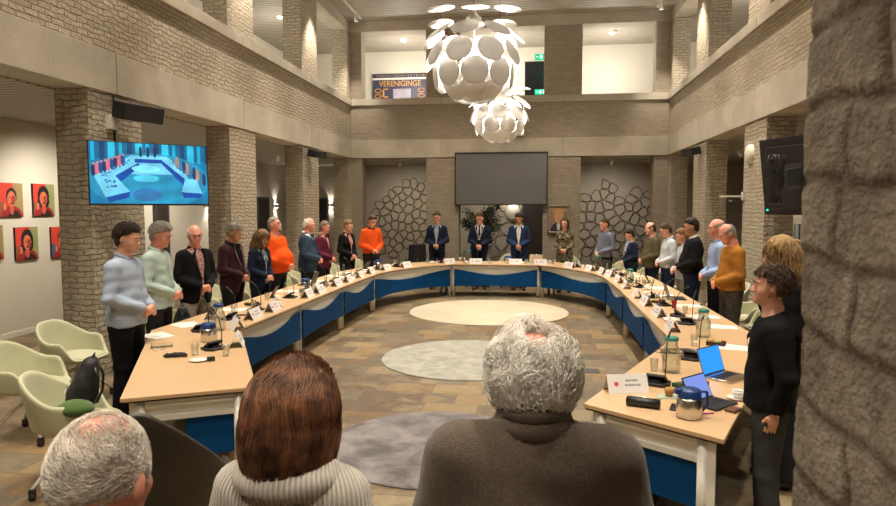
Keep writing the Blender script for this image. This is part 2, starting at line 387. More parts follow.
def person(loc, face, h, label, skin='fair', girth=0., hd=0., hs=1., female=False, tilt=12, turn=0, lean=0., hair='short', hcol=('brown', (.08, .045, .025)),
           top='shirt', tmat=None, inner=None, pmat=None, glasses=False, tie=None, shoe=SHOE, hem=.86, sleeves='long', res=1., fg=False, beard=False, chain=False, scarf=None, rot_hands=0., arms='clasp', lanyard=False, name='standing_person', group=None, watch=False, skirt=False):
    """face: world direction angle (deg, 0=+x, 90=+y) the person faces. local front = +y"""
    s = h/1.76
    root = empty(name, (loc[0], loc[1], 0), R(face-90), label, 'person', group)
    root.scale = (s, s, s)
    g = girth; sw = .88 if female else 1.
    piv = Vector((0, -.01, 1.50))
    HM = Matrix.Translation(piv-Vector((0, 0, hd))) @ Matrix.Scale(hs, 4) @ Euler((R(-tilt), 0, R(turn)), 'XYZ').to_matrix().to_4x4() @ Matrix.Translation(-piv)
    # pose joints
    hy = .185+.62*g; hz = .985
    J = {}
    for sd in (-1, 1):
        if arms == 'side': el = Vector((sd*(.235+g*.4)*sw, -.07, 1.12)); wr = Vector((sd*(.2+g*.4)*sw, -.02, .91))
        elif arms == 'table': el = Vector((sd*(.25+g*.4)*sw, .02, 1.13)); wr = Vector((sd*.16, .2+g*.4, 1.0))
        elif arms == 'pocket': el = Vector((sd*(.27+g*.4)*sw, -.07, 1.14)); wr = Vector((sd*.2, .08+g*.3, .98))
        else: el = Vector((sd*(.222+g*.55)*sw, -.012+g*.2, 1.115)); wr = Vector((sd*.06, hy-.004, hz+.035))
        J[sd] = (Vector((sd*(.163+g*.25)*sw, -.012, 1.378)), el, wr)
    def torso(F, inf, k=.05, wide=1.):
        F.ell((0, -.005, 1.27), (.158*sw+g*.45, .108+g*.35, .2), k, inf=inf)
        F.cone((-.115*sw-g*.2, -.012, 1.372), (.115*sw+g*.2, -.012, 1.372), .058, .058, k, inf=inf)
        for sd in (-1, 1): F.cone((sd*.03, -.014, 1.425), (sd*.145*sw, -.014, 1.385), .042, .036, .03, inf=inf)
        F.ell((0, .012+g*.55, 1.10), (.137*(.93 if female else 1)+g*.75, .102+g*.75, .17), k, inf=inf)
        F.ell((0, -.004+g*.2, .93), (.158+g*.5, .112+g*.4, .13) if inf < .004 else (.172+g*.5, .127+g*.4, .27), k, inf=inf)
        if female:
            for sd in (-1, 1): F.ell((sd*.07, .075, 1.27), (.055, .052, .055), .03, inf=inf)
        F.cone((0, -.015, 1.41), (0, -.008, 1.49), .062, .056, .035, inf=inf*.3)
    def arm(F, sd, inf, k=.03, end=1.):
        sh, el, wr = J[sd]; e = el+(wr-el)*end
        F.cone(sh, el, .049*sw+g*.12, .038+g*.06, k, inf=inf); F.cone(el, e, .037+g*.05, .027, .02, inf=inf)
    def legs(F, inf, k=.03, zend=.09, flare=0.):
        for sd in (-1, 1):
            F.cone((sd*.088, -.005, .9), (sd*.1, .01, .5), .088+g*.25, .057+g*.1, k, inf=inf)
            F.cone((sd*.1, .01, .5), (sd*.105, -.02, zend), .056+g*.08, .038+flare, .02, inf=inf)
    def head(F, inf=0.):
        F.ell((0, -.008, 1.655), (.076, .094, .098), .02, Mt=HM, inf=inf)
        F.ell((0, .03, 1.612), (.062, .066, .083), .03, Mt=HM, inf=inf)
        F.ell((0, .052, 1.566), (.043+g*.12, .045, .042), .025, Mt=HM, inf=inf)
    # ---- body, one continuous mesh
    a = .0065 if fg else .0085
    xs = grid1((-.42, -.13, .017), (-.13, .13, a), (.13, .42, .017)); ys = grid1((-.22, -.1, .014), (-.1, .24+g, a), (.24+g, .36+g, .012))
    zs = grid1((-.02, .9, .022), (.9, 1.06, .0085 if not fg else .012), (1.06, 1.48, .02), (1.48, 1.80, a))
    B = Field(xs, ys, zs)
    torso(B, -.008); legs(B, -.004, zend=.07)
    for sd in (-1, 1): arm(B, sd, -.004); B.cone((sd*.105, -.03, .05), (sd*.12, .11, .035), .035, .03, .02)
    B.cone((0, -.012, 1.40), (0, .004, 1.57), .056*sw**.5+g*.1, .051+g*.1, .035)
    head(B)
    B.ell((0, .088, 1.548), (.022, .018, .02), .02, Mt=HM)                         # chin
    B.cone((0, .088, 1.648), (0, .112, 1.612), .008, .0125, .012, Mt=HM)             # nose
    for sd in (-1, 1):
        B.ell((sd*.012, .102, 1.609), (.009, .009, .008), .006, Mt=HM)
        B.ell((sd*.031, .096, 1.640), (.017, .012, .012), .012, op='sub', Mt=HM)    # eye sockets
        B.cone((sd*.014, .092, 1.664), (sd*.046, .078, 1.663), .007, .006, .012, Mt=HM)  # brow ridge
        B.ell((sd*.042, .064, 1.606), (.018, .018, .018), .02, Mt=HM)               # cheek
        B.ell((sd*.080, -.008, 1.628), (.010, .019, .032), .005, Mt=HM)              # ear
    B.ell((0, .088, 1.576), (.021, .012, .008), .008, Mt=HM)
    B.ell((0, .101, 1.5765), (.017, .006, .0022), .003, op='sub', Mt=HM)
    # hands
    for sd in (-1, 1):
        sh, el, wr = J[sd]
        if arms == 'clasp':
            top_h = sd > 0
            off = .016 if top_h else -.004
            d = Vector((-sd*.075, .018+off, -.042)); p1 = wr+d
            B.ell(wr+d*.62, (.03, .019, .036), .014); B.cone(wr, wr+d*.6, .026, .024, .015)
            for q in range(4):
                zz = .022-.0145*q; L1 = (.03, .034, .032, .026)[q]
                k0 = p1+Vector((sd*.004, .004, zz*.9)); k1 = k0+Vector((-sd*L1*.9, .008 if top_h else -.004, -.008)); k2 = k1+Vector((-sd*L1*.35, -.018, -.008))
                B.cone(k0, k1, .0098, .009, .004); B.cone(k1, k2, .0088, .0078, .003)
            B.cone(wr+d*.35+Vector((0, .0, .018)), wr+d*.75+Vector((-sd*.006, .01, .036)), .011, .0095, .006); B.cone(wr+d*.75+Vector((-sd*.006, .01, .036)), wr+d*1.05+Vector((-sd*.012, .014, .03)), .0095, .008, .004)
        else:
            d = (wr-el).normalized(); side = Vector((sd, 0, 0))
            B.ell(wr+d*.05, (.022, .034, .045) if arms == 'side' else (.034, .04, .024), .012)
            ac = Vector((0, 1, 0)) if arms == 'side' else Vector((1, 0, 0))
            for q in range(4):
                o = ac*(-.027+.018*q); L1 = (.03, .036, .034, .028)[q] if arms == 'side' else (.028, .034, .036, .03)[q]
                dd = (d+Vector((-sd*.25, .1, -.1))).normalized(); k0 = wr+d*.085+o; k1 = k0+d*L1; k2 = k1+dd*L1*.8
                B.cone(k0, k1, .0095, .009, .004); B.cone(k1, k2, .009, .0075, .003)
            t0 = wr+d*.03+ac*.03; t1 = t0+d*.03+ac*.02; B.cone(t0, t1, .012, .01, .006); B.cone(t1, t1+d*.03, .01, .008, .004)
    body = B.mesh('body', SKIN[skin], root)
    # ---- face pieces
    for sd in (-1, 1):
        e = MB(); e.ball((sd*.031, .0795, 1.6395), .0115, 10, M=HM); eo = e.build('eye', EYE_W, root, uv=False)
        if h > 0:
            p = MB(); p.ball((sd*.031, .0885, 1.6365), (.005, .003, .005), 8, M=HM); p.build('iris', EYE_D, eo, uv=False)
            p = MB(); p.ball((sd*.031, .081, 1.6445), (.0142, .0125, .0095), 8, M=HM); p.ball((sd*.031, .0800, 1.6305), (.0135, .0115, .006), 8, M=HM); p.build('eyelids', SKIN[skin], eo, uv=False)
    bm_ = MB()
    for sd in (-1, 1): bm_.tube([HM @ Vector((sd*.013, .100, 1.664)), HM @ Vector((sd*.03, .098, 1.669)), HM @ Vector((sd*.048, .084, 1.663))], [.004, .0045, .002], 5)
    bm_.build('eyebrows', BROW_G if hcol[0] in ('grey', 'white', 'bald') else BROW_D, root, uv=False)
    lp = MB(); lp.ball((0, .0975, 1.5745), (.019, .007, .0062), 8, M=HM); lp.build('lips', LIP, root, uv=False)
    if glasses:
        gm = MB()
        for sd in (-1, 1):
            gm.tube([HM @ Vector((sd*.031+.021*math.cos(t*PI/6), .108, 1.638+.017*math.sin(t*PI/6))) for t in range(12)], .0018, 4, closed=True)
            gm.tube([HM @ Vector((sd*.052, .106, 1.642)), HM @ Vector((sd*.074, .07, 1.642)), HM @ Vector((sd*.083, -.01, 1.636))], .0016, 4)
        gm.tube([HM @ Vector((-.011, .109, 1.643)), HM @ Vector((.011, .109, 1.643))], .002, 4); gm.build('spectacles', GLS, root, uv=False)
    # ---- hair
    hm = hair_mat(*hcol)
    if hair:
        r_ = .0075 if not fg else .006
        lowz = dict(short=1.5, bald=1.5, crop=1.5, curly=1.48, fluffy=1.46, long=1.28, bob=1.44, bun=1.46, thin=1.5).get(hair, 1.5)
        xs = np.arange(-.16, .16, r_); ys = np.arange(-.22, .17, r_); zs = np.arange(lowz-.1, 1.84, r_)
        F = Field(xs, ys, zs); Z0 = (slice(None),)*3; X, Y, Z = F.pts(Z0)
        Mi = np.array(HM.inverted()); hx = Mi[0,0]*X+Mi[0,1]*Y+Mi[0,2]*Z+Mi[0,3]; hyy = Mi[1,0]*X+Mi[1,1]*Y+Mi[1,2]*Z+Mi[1,3]; hzz = Mi[2,0]*X+Mi[2,1]*Y+Mi[2,2]*Z+Mi[2,3]
        lite = fg and hair in ('fluffy', 'curly')
        th = dict(short=.014, crop=.007, curly=.024, fluffy=.014, long=.02, bob=.024, bun=.014, bald=.005, thin=.006)[hair]
        if lite: th = .007
        F.ell((0, -.012, 1.658), (.077, .094, .098), .02, Mt=HM, inf=th)
        if hair in ('short', 'curly', 'fluffy') and not lite: F.ell((0, .0, 1.715), (.062, .07, .045), .03, Mt=HM, inf=th*.6)
        if hair in ('short', 'crop', 'bald', 'thin'): F.ell((0, -.04, 1.60), (.066, .055, .07), .03, Mt=HM, inf=th*.6)
        if hair in ('fluffy', 'curly') and not lite: F.ell((0, -.04, 1.62), (.085, .07, .08), .04, Mt=HM, inf=.015)
        if hair == 'bob':
            for sd in (-1, 1): F.cone((sd*.062, .0, 1.66), (sd*.072, .01, 1.53), .04, .032, .03, Mt=HM)
            F.ell((0, -.045, 1.57), (.088, .066, .1), .04, Mt=HM)
        if hair == 'long':
            for sd in (-1, 1): F.cone((sd*.065, .0, 1.66), (sd*.085, .005, 1.42), .034, .03, .03)
            F.cone((0, -.05, 1.6), (0, -.075, 1.36), .075, .055, .03)
        if hair == 'bun': F.ell((0, -.12, 1.66), (.04, .038, .038), .02, Mt=HM)
        # open the face: hairline rises at the forehead, ears stay free for short styles
        hl = dict(short=1.732, crop=1.712, curly=1.712, fluffy=1.712, long=1.722, bob=1.712, bun=1.722, bald=1.62, thin=1.72)[hair]
        hzz = hzz+.006*np.sin(hx*95+1)
        face = np.maximum(.035-hyy, hzz-hl-.0) if hair in ('long', 'bob') else np.maximum(-.004-hyy+np.where(hzz < 1.66, 0, (hzz-1.66)*1.5), hzz-hl)
        fc = -face; hh = np.clip(.5-.5*(F.F-fc)/.022, 0, 1); F.F = F.F*(1-hh)+fc*hh+.022*hh*(1-hh)
        if hair in ('short', 'crop', 'bald', 'thin', 'fluffy', 'curly'): lo_ = (1.60-hzz)-np.clip((-hyy-.01)*1.3, 0, .07); hh = np.clip(.5-.5*(F.F-lo_)/.014, 0, 1); F.F = F.F*(1-hh)+lo_*hh+.014*hh*(1-hh)
        if lite and hair == 'fluffy':
            crown = np.sqrt((hx-.006)**2+(hyy+.062)**2+(hzz-1.74)**2)-.042; F.F = np.maximum(F.F, -crown)
        if hair == 'bald':
            crown = np.sqrt((hx)**2*1.1+(hyy-.03)**2*.75+(hzz-1.79)**2)-.125; F.F = np.maximum(F.F, -crown)
        amp = 0.002 if lite else dict(curly=.008, fluffy=.006, long=.006, bob=.005, short=.005).get(hair, .0022); frq = dict(curly=170, fluffy=80, long=60, bob=60).get(hair, 120)
        F.F = F.F+amp*rnd3((X, Y, Z*.6), int(h*1000), frq)
        F.mesh('hair', hm, root)
    if beard:
        F = Field(np.arange(-.09, .09, .007), np.arange(-.02, .15, .007), np.arange(1.45, 1.66, .007))
        F.ell((0, .052, 1.566), (.046, .05, .046), .02, Mt=HM, inf=.006); F.ell((0, .088, 1.55), (.026, .02, .026), .02, Mt=HM, inf=.004)
        X, Y, Z = F.pts((slice(None),)*3); F.F = np.maximum(F.F, -(np.sqrt(X**2+((Z-1.578)*1.6)**2)-.022)); F.F = np.maximum(F.F, Z-1.61-np.abs(X)*.6); F.mesh('beard', hm, root)
    # ---- clothes
    rc = (.0085 if fg else .0125)
    def cg(z0, z1, zs_=1.): return grid1((-.46-g*.3, .46+g*.3, rc)), grid1((-.26, .33+g, rc)), grid1((z0, z1, rc))
    def shirt_field(inf, hem, k=.05, arms_=True, end=.93, fold=.004, seed=1, neck=1.468):
        F = Field(*cg(hem-.06, 1.53)); torso(F, inf, k)
        if arms_:
            for sd in (-1, 1): arm(F, sd, inf*1.0+.002, .028, end if sleeves == 'long' else .02)
        X, Y, Z = F.pts((slice(None),)*3)
        F.F = F.F+fold*rnd3((X, Y, Z*1.4), seed, 38)*np.clip((1.45-Z)*6, 0, 1)
        F.F = np.maximum(F.F, hem-Z+.008*np.sin(X*20+Y*9))
        F.F = np.maximum(F.F, Z+.42*Y-neck)
        return F
    sd0 = int(abs(loc[0]*100)+abs(loc[1]*37))
    if top in ('shirt', 'sweater', 'dress'):
        inf = {'shirt': .012, 'sweater': .02, 'dress': .012}[top]
        hm_ = hem if top != 'dress' else .55
        F = shirt_field(inf, hm_, fold=.008 if top == 'shirt' else .0055, seed=sd0)
        if top == 'dress':
            X, Y, Z = F.pts((slice(None),)*3)
            F.ell((0, 0, .75), (.2, .15, .38), .05)
            F.F = np.maximum(F.F, .55-Z)
        if top == 'shirt' or (top == 'sweater' and fg is False and inner is not None):
            pass
        o = F.mesh('shirt' if top == 'shirt' else ('dress' if top == 'dress' else 'sweater'), tmat, root)
        if top == 'shirt' or inner is not None:
            cm = inner if (inner is not None and top == 'sweater') else tmat
            make_collar(cm, root)
        if top == 'shirt':
            fo = front_of(o); pk = MB()
            pk.poly([(-.012, fo(-.012, z)+.0015, z) for z in (1.40, 1.3, 1.2, 1.1, 1.0)]+[(.012, fo(.012, z)+.0015, z) for z in (1.0, 1.1, 1.2, 1.3, 1.40)])
            for q in range(5): z = 1.38-.085*q; pk.ball((0, fo(0, z)+.003, z), (.005, .003, .005), 6)
            pk.build('placket', tmat, root, uv=False)
    if top == 'jacket':
        im = inner or cloth('white_shirt', (.75, .74, .72))
        keep = sleeves; F = shirt_field(.006, .9, arms_=False, fold=.002, seed=sd0, neck=1.472); so = F.mesh('shirt', im, root); fs = front_of(so)
        F = shirt_field(.019, min(hem, .80), fold=.005, seed=sd0+1, neck=1.455)
        X, Y, Z = F.pts((slice(None),)*3)
        wv = .014+np.clip((Z-1.12)*.27, 0, .1)+np.clip((1.02-Z)*.16, 0, .06)
        F.F = np.maximum(F.F, -np.maximum(np.abs(X)-wv, -Y-.0+.02))
        jk = F.mesh('jacket', tmat, root)
        lpm = MB(); fj = front_of(jk)
        for sd in (-1, 1):
            P = [(.060, 1.462), (.088, 1.40), (.104, 1.34), (.078, 1.24), (.045, 1.15), (.018, 1.09)]
            O = [(.046, 1.455), (.052, 1.40), (.052, 1.34), (.040, 1.24), (.026, 1.15), (.012, 1.09)]
            for i in range(5):
                q = [P[i], P[i+1], O[i+1], O[i]]
                lpm.poly([(sd*x, max(fj(sd*max(x, .03+abs(z-1.09)*.27), z), .045 if z > 1.44 else .03)+.006, z) for x, z in q], smooth=True)
        n = 18; rr_ = [(.066, 1.475), (.069, 1.495), (.078, 1.488), (.098, 1.437)]
        for i in range(n):
            t0 = PI*.86+PI*1.28*i/n; t1 = PI*.86+PI*1.28*(i+1)/n
            for q in range(3):
                (ra, za), (rb, zb) = rr_[q], rr_[q+1]
                lpm.poly([(math.cos(t0)*ra, math.sin(t0)*ra-.012, za), (math.cos(t1)*ra, math.sin(t1)*ra-.012, za), (math.cos(t1)*rb, math.sin(t1)*rb*.8-.020, zb), (math.cos(t0)*rb, math.sin(t0)*rb*.8-.020, zb)], smooth=True)
        lo = lpm.build('lapels', tmat, root, uv=False, weld=True); md = lo.modifiers.new('t', 'SOLIDIFY'); md.thickness = .007
        if tie is not None:
            t = MB(); t.prism([(-.014, 0), (.014, 0), (.016, .018), (-.016, .018)], 1.43, 1.462, M=Matrix.Translation((0, .068, 0)))
            P = [(0, z) for z in (1.435, 1.36, 1.25, 1.13, 1.0)]; W = [.011, .02, .026, .032, .034]
            for i in range(4): t.poly([(-W[i], fs(0, P[i][1], .006), P[i][1]), (W[i], fs(0, P[i][1], .006), P[i][1]), (W[i+1], fs(0, P[i+1][1], .006), P[i+1][1]), (-W[i+1], fs(0, P[i+1][1], .006), P[i+1][1])])
            to = t.build('tie', tie, root, uv=False); md = to.modifiers.new('t', 'SOLIDIFY'); md.thickness = .008
        make_collar(im, root)
    if chain:
        c = MB(); pts = []
        for i in range(15):
            u = -1+2*i/14; x = u*.1; z = 1.44-.26*(1-abs(u))**.8; y = max(fj(x, z, .012), fs(x, z, .02))
            pts.append((x, y, z)); c.box(x-.013, x+.013, y-.002, y+.004, z-.012, z+.012)
        c.tube(pts, .005, 5); c.lathe([(.0, -.004), (.03, -.004), (.03, .004), (0, .004)], 16, M=Matrix.Translation((0, fs(0, 1.15, .02), 1.155)) @ Matrix.Rotation(PI/2, 4, 'X'))
        c.build('chain_of_office', plain('silver_chain', (.75, .75, .72), .25, 1., var=0), root, uv=False)
    if scarf is not None:
        F = Field(np.arange(-.13, .13, .009), np.arange(-.13, .2, .009), np.arange(1.1, 1.56, .009))
        for i in range(10):
            a0 = 2*PI*i/10; a1 = 2*PI*(i+1)/10; F.cone((math.cos(a0)*.075, math.sin(a0)*.075-.005, 1.45), (math.cos(a1)*.075, math.sin(a1)*.075-.005, 1.45), .026, .026, .01)
        F.cone((.02, .09, 1.44), (.035, .15, 1.17), .03, .034, .02); F.cone((-.02, .09, 1.44), (-.03, .15, 1.24), .03, .032, .02)
        X, Y, Z = F.pts((slice(None),)*3); F.F = F.F+.004*rnd3((X, Y, Z), 5, 110); F.mesh('scarf', scarf, root)
    if lanyard:
        c = MB(); c.tube([(-.06, .03, 1.46), (-.05, .1, 1.38), (-.02, .135+g, 1.2), (0, .145+g, 1.12), (.02, .135+g, 1.2), (.05, .1, 1.38), (.06, .03, 1.46)], .004, 4); c.build('lanyard', plain('lanyard_pink', (.6, .3, .25), .6), root, uv=False)
    # trousers
    F = Field(grid1((-.3-g*.2, .3+g*.2, .0125)), grid1((-.22, .24+g, .0125)), grid1((.03, 1.06, .0125)))
    F.ell((0, -.008+g*.2, .93), (.158+g*.5, .112+g*.4, .13), .04, inf=.006); legs(F, .012, .03, .06, .02)
    X, Y, Z = F.pts((slice(None),)*3); F.F = F.F+.0035*rnd3((X, Y, Z*1.2), sd0+3, 45); F.F = np.maximum(F.F, .06-Z); F.F = np.maximum(F.F, Z-1.02)
    F.mesh('trousers', pmat or cloth('dark_trousers', (.02, .02, .025)), root)
    for sd in (-1, 1):
        F = Field(np.arange(-.07, .07, .009), np.arange(-.11, .2, .009), np.arange(-.02, .13, .009))
        F.cone((0, -.04, .045), (0, .12, .032), .04, .034, .02); F.cone((0, -.02, .05), (0, -.02, .1), .042, .038, .02)
        X, Y, Z = F.pts((slice(None),)*3); F.F = np.maximum(F.F, -Z); F.F = np.maximum(F.F, Z-.105)
        o = F.mesh('shoe', shoe, root); o.location = (sd*.11, 0, 0); o.rotation_euler = (0, 0, R(-sd*8))
    HMS[root.name] = (HM, s)
    return root
# ------------------------------------------------------------------ camera and frame of reference
CAMZ = 2.0
RM = np.array([[0.9912027937, -0.0091409433, -0.1320358471], [0.1323518861, 0.0684578721, 0.9888359308], [0., 0.9976121304, -0.0690654552]])
def ray(px, py): return RM @ np.array([px-448., -(py-253.), 650.])
def atz(px, py, z=0.): r = ray(px, py); t = (z-CAMZ)/r[2]; return Vector((r[0]*t, r[1]*t, z))
def aty(px, py, y): r = ray(px, py); t = y/r[1]; return Vector((r[0]*t, y, CAMZ+r[2]*t))
def atx(px, py, x): r = ray(px, py); t = x/r[0]; return Vector((x, r[1]*t, CAMZ+r[2]*t))
cam = bpy.data.cameras.new('camera'); cam.sensor_width = 36; cam.lens = 650/896*36; cam.clip_start = .02
co = bpy.data.objects.new('camera', cam); COL.objects.link(co); SC.camera = co
Mx = Matrix(((RM[0][0], RM[0][1], -RM[0][2], 0), (RM[1][0], RM[1][1], -RM[1][2], 0), (RM[2][0], RM[2][1], -RM[2][2], CAMZ), (0, 0, 0, 1)))
co.matrix_world = Mx
cam.dof.use_dof = True; cam.dof.focus_distance = 7.; cam.dof.aperture_fstop = 9.

# ------------------------------------------------------------------ surfaces
BRICK = brick_mat('brick_stone', (.54, .47, .36), (.40, .335, .25), rowh=.066, bw=.19, strength=1., dist=.035, warp=.045, mort=(.33, .275, .205))
BRICK_D = brick_mat('brick_regular', (.41, .35, .275), (.29, .24, .185), rowh=.066, bw=.21, strength=.8, dist=.014, warp=.012, mort=(.32, .275, .22))
CONC = plain('concrete_board', (.47, .42, .34), .8, var=.13, nscale=2.5, bump=.35, bscale=35)
PLAST = plain('plaster_cream', (.66, .62, .53), .9, var=.03, nscale=1.5, bump=.1, bscale=120)
PLAST_W = plain('plaster_white', (.78, .74, .64), .9, var=.02, nscale=1.5, bump=.1, bscale=120)
PLAST_G = plain('plaster_grey', (.44, .40, .34), .9, var=.05, nscale=1.5, bump=.15, bscale=90)
BLACK = plain('black_plastic', (.012, .012, .013), .45, var=.1)
DGREY = plain('dark_grey_plastic', (.05, .05, .055), .5, var=.1)
WHITEP = plain('white_paint', (.78, .76, .71), .4, var=.03)
OFFW = plain('off_white_plastic', (.7, .66, .58), .5, var=.03)
METAL = plain('brushed_metal', (.6, .58, .55), .3, 1., var=.05)
DOORM = plain('dark_door_wood', (.03, .02, .015), .6, var=.3, nscale=20)

def slat_mat():
    m, nt, b = new_mat('ceiling_slats'); tc = N(nt, 'ShaderNodeTexCoord')
    wv = N(nt, 'ShaderNodeTexWave', Scale=2.2); wv.bands_direction = 'Y'; L(nt, tc.outputs['Object'], wv.inputs['Vector'])
    mr = N(nt, 'ShaderNodeMapRange'); mr.inputs[1].default_value = .03; mr.inputs[2].default_value = .25; L(nt, wv.outputs['Fac'], mr.inputs[0])
    mx = N(nt, 'ShaderNodeMix', data_type='RGBA'); mx.inputs[6].default_value = (.18, .155, .125, 1); mx.inputs[7].default_value = (.46, .42, .35, 1)
    L(nt, mr.outputs[0], mx.inputs[0]); L(nt, mx.outputs[2], b.inputs['Base Color']); b.inputs['Roughness'].default_value = .6
    bp = N(nt, 'ShaderNodeBump', Strength=.6, Distance=.02); L(nt, mr.outputs[0], bp.inputs['Height']); L(nt, bp.outputs[0], b.inputs['Normal'])
    return m
SLAT = slat_mat()
def floor_mat():
    m, nt, b = new_mat('slate_tiles'); tc = N(nt, 'ShaderNodeTexCoord')
    # two brick layouts of different scale chosen by large blocks give the mixed rectangular slate pattern
    br = N(nt, 'ShaderNodeTexBrick', Scale=1.); br.offset = .37; br.offset_frequency = 2; br.squash = .62; br.squash_frequency = 3
    br.inputs['Brick Width'].default_value = .55; br.inputs['Row Height'].default_value = .36; br.inputs['Mortar Size'].default_value = .006; br.inputs['Bias'].default_value = 0
    br.inputs['Color1'].default_value = (0, 0, 0, 1); br.inputs['Color2'].default_value = (1, 1, 1, 1); br.inputs['Mortar'].default_value = (.5, .5, .5, 1)
    L(nt, tc.outputs['Object'], br.inputs['Vector'])
    sp = N(nt, 'ShaderNodeSeparateColor'); L(nt, br.outputs['Color'], sp.inputs[0])
    n1 = N(nt, 'ShaderNodeTexNoise', Scale=3.2, Detail=6., Roughness=.6, Distortion=.8); L(nt, tc.outputs['Object'], n1.inputs['Vector'])
    n0 = N(nt, 'ShaderNodeTexNoise', Scale=14., Detail=5., Roughness=.7); L(nt, tc.outputs['Object'], n0.inputs['Vector'])
    # per tile hue
    md = N(nt, 'ShaderNodeMath', operation='MULTIPLY_ADD'); L(nt, n1.outputs['Fac'], md.inputs[0]); md.inputs[1].default_value = .5; L(nt, sp.outputs[0], md.inputs[2])
    m3 = N(nt, 'ShaderNodeMath', operation='SUBTRACT'); L(nt, md.outputs[0], m3.inputs[0]); m3.inputs[1].default_value = .25
    cr = N(nt, 'ShaderNodeValToRGB'); e = cr.color_ramp.elements
    e[0].position = 0; e[0].color = (.10, .095, .075, 1); e[1].position = 1; e[1].color = (.17, .165, .14, 1)
    for p, c in ((.14, (.20, .19, .15)), (.28, (.12, .082, .052)), (.40, (.27, .245, .185)), (.52, (.27, .20, .11)), (.62, (.13, .125, .11)), (.74, (.20, .14, .08)), (.87, (.31, .26, .17))):
        q = e.new(p); q.color = (*c, 1)
    L(nt, m3.outputs[0], cr.inputs[0])
    mv = N(nt, 'ShaderNodeMapRange'); mv.inputs[1].default_value = .3; mv.inputs[2].default_value = .7; mv.inputs[3].default_value = .78; mv.inputs[4].default_value = 1.22; L(nt, n0.outputs['Fac'], mv.inputs[0])
    tint = N(nt, 'ShaderNodeVectorMath', operation='MULTIPLY'); L(nt, cr.outputs[0], tint.inputs[0]); tint.inputs[1].default_value = (.92, .80, .66); sc = N(nt, 'ShaderNodeVectorMath', operation='SCALE'); L(nt, tint.outputs[0], sc.inputs[0]); L(nt, mv.outputs[0], sc.inputs['Scale'])
    mx = N(nt, 'ShaderNodeMix', data_type='RGBA'); L(nt, br.outputs['Fac'], mx.inputs[0]); L(nt, sc.outputs[0], mx.inputs[6]); mx.inputs[7].default_value = (.13, .105, .075, 1)
    L(nt, mx.outputs[2], b.inputs['Base Color'])
    ro = N(nt, 'ShaderNodeMapRange'); ro.inputs[3].default_value = .3; ro.inputs[4].default_value = .6; L(nt, n0.outputs['Fac'], ro.inputs[0]); L(nt, ro.outputs[0], b.inputs['Roughness'])
    hm = N(nt, 'ShaderNodeMath', operation='SUBTRACT'); L(nt, n0.outputs['Fac'], hm.inputs[0]); L(nt, br.outputs['Fac'], hm.inputs[1])
    bp = N(nt, 'ShaderNodeBump', Strength=.35, Distance=.006); L(nt, hm.outputs[0], bp.inputs['Height']); L(nt, bp.outputs[0], b.inputs['Normal'])
    return m
XL, XR, YB = -5.1, 3.45, 17.75      # atrium faces
CT = .42                              # column / beam depth behind the face
AXL, AXR, YW = -8.0, 6.3, 20.6        # outer walls of the aisles
ZC = 3.38; ZB1 = 3.88; ZP0 = 4.82; ZP1 = 5.0; ZT = 6.82; ZCEIL = 7.1; ZUC = 6.95
XC = -.87
mb = MB(); mb.box(AXL-.3, AXR+.3, -4, YW+.3, -.15, 0); struct(mb.build('floor', floor_mat()))
mb = MB(); mb.box(XL-.3, XR+.3, -4, YB+.3, ZCEIL, ZCEIL+.15); struct(mb.build('ceiling', SLAT))
cols_y = [(-.1, .93), (3.45, 4.48), (6.95, 7.97), (10.45, 11.48), (13.95, 14.98)]
def column_box(name, x0, x1, y0, y1, z0, z1, mat=BRICK):
    m = MB(); m.box(x0, x1, y0, y1, z0, z1); return struct(m.build(name, mat))
def side(sgn, X, tag):
    x0, x1 = (X-CT, X) if sgn < 0 else (X, X+CT)
    for i, (a, b) in enumerate(cols_y):
        if sgn > 0 and i < 1: continue
        column_box('column_'+tag, x0, x1, a, b, 0, ZC)
        column_box('upper_column_'+tag, x0, x1, a, b, ZP1, ZT)
    column_box('column_'+tag, x0, x1, 17.45, YB+CT, 0, ZC); column_box('upper_column_'+tag, x0, x1, 17.45, YB+CT, ZP1, ZT)
    # concrete ring beam in panels with fine joints
    ys = [-4, .4, 3.95, 7.45, 10.95, 14.45, YB+CT]
    f = X+(.03 if sgn < 0 else -.03)
    m = MB()
    for a, b in zip(ys, ys[1:]): m.box(min(x0, f), max(x1, f), a+.006, b-.006, ZC, ZB1)
    m.box(x0+.03, x1-.03, -4, YB+CT, ZC+.02, ZB1)
    struct(m.build('beam_'+tag, CONC, bevel=.006))
    m = MB(); m.box(x0+.01, x1-.01, -4, YB+CT-.01, ZB1, ZP0); struct(m.build('wall_'+tag, BRICK))
    m = MB()
    for a, b in zip(ys, ys[1:]): m.box(min(x0, f)-.01, max(x1, f)+.01, a+.006, b-.006, ZP0, ZP1)
    struct(m.build('trim_'+tag, CONC, bevel=.006))
    m = MB(); m.box(x0, x1, -4, YB+CT, ZT, ZCEIL); struct(m.build('lintel_'+tag, CONC))
side(-1, XL, 'left'); side(1, XR, 'right')
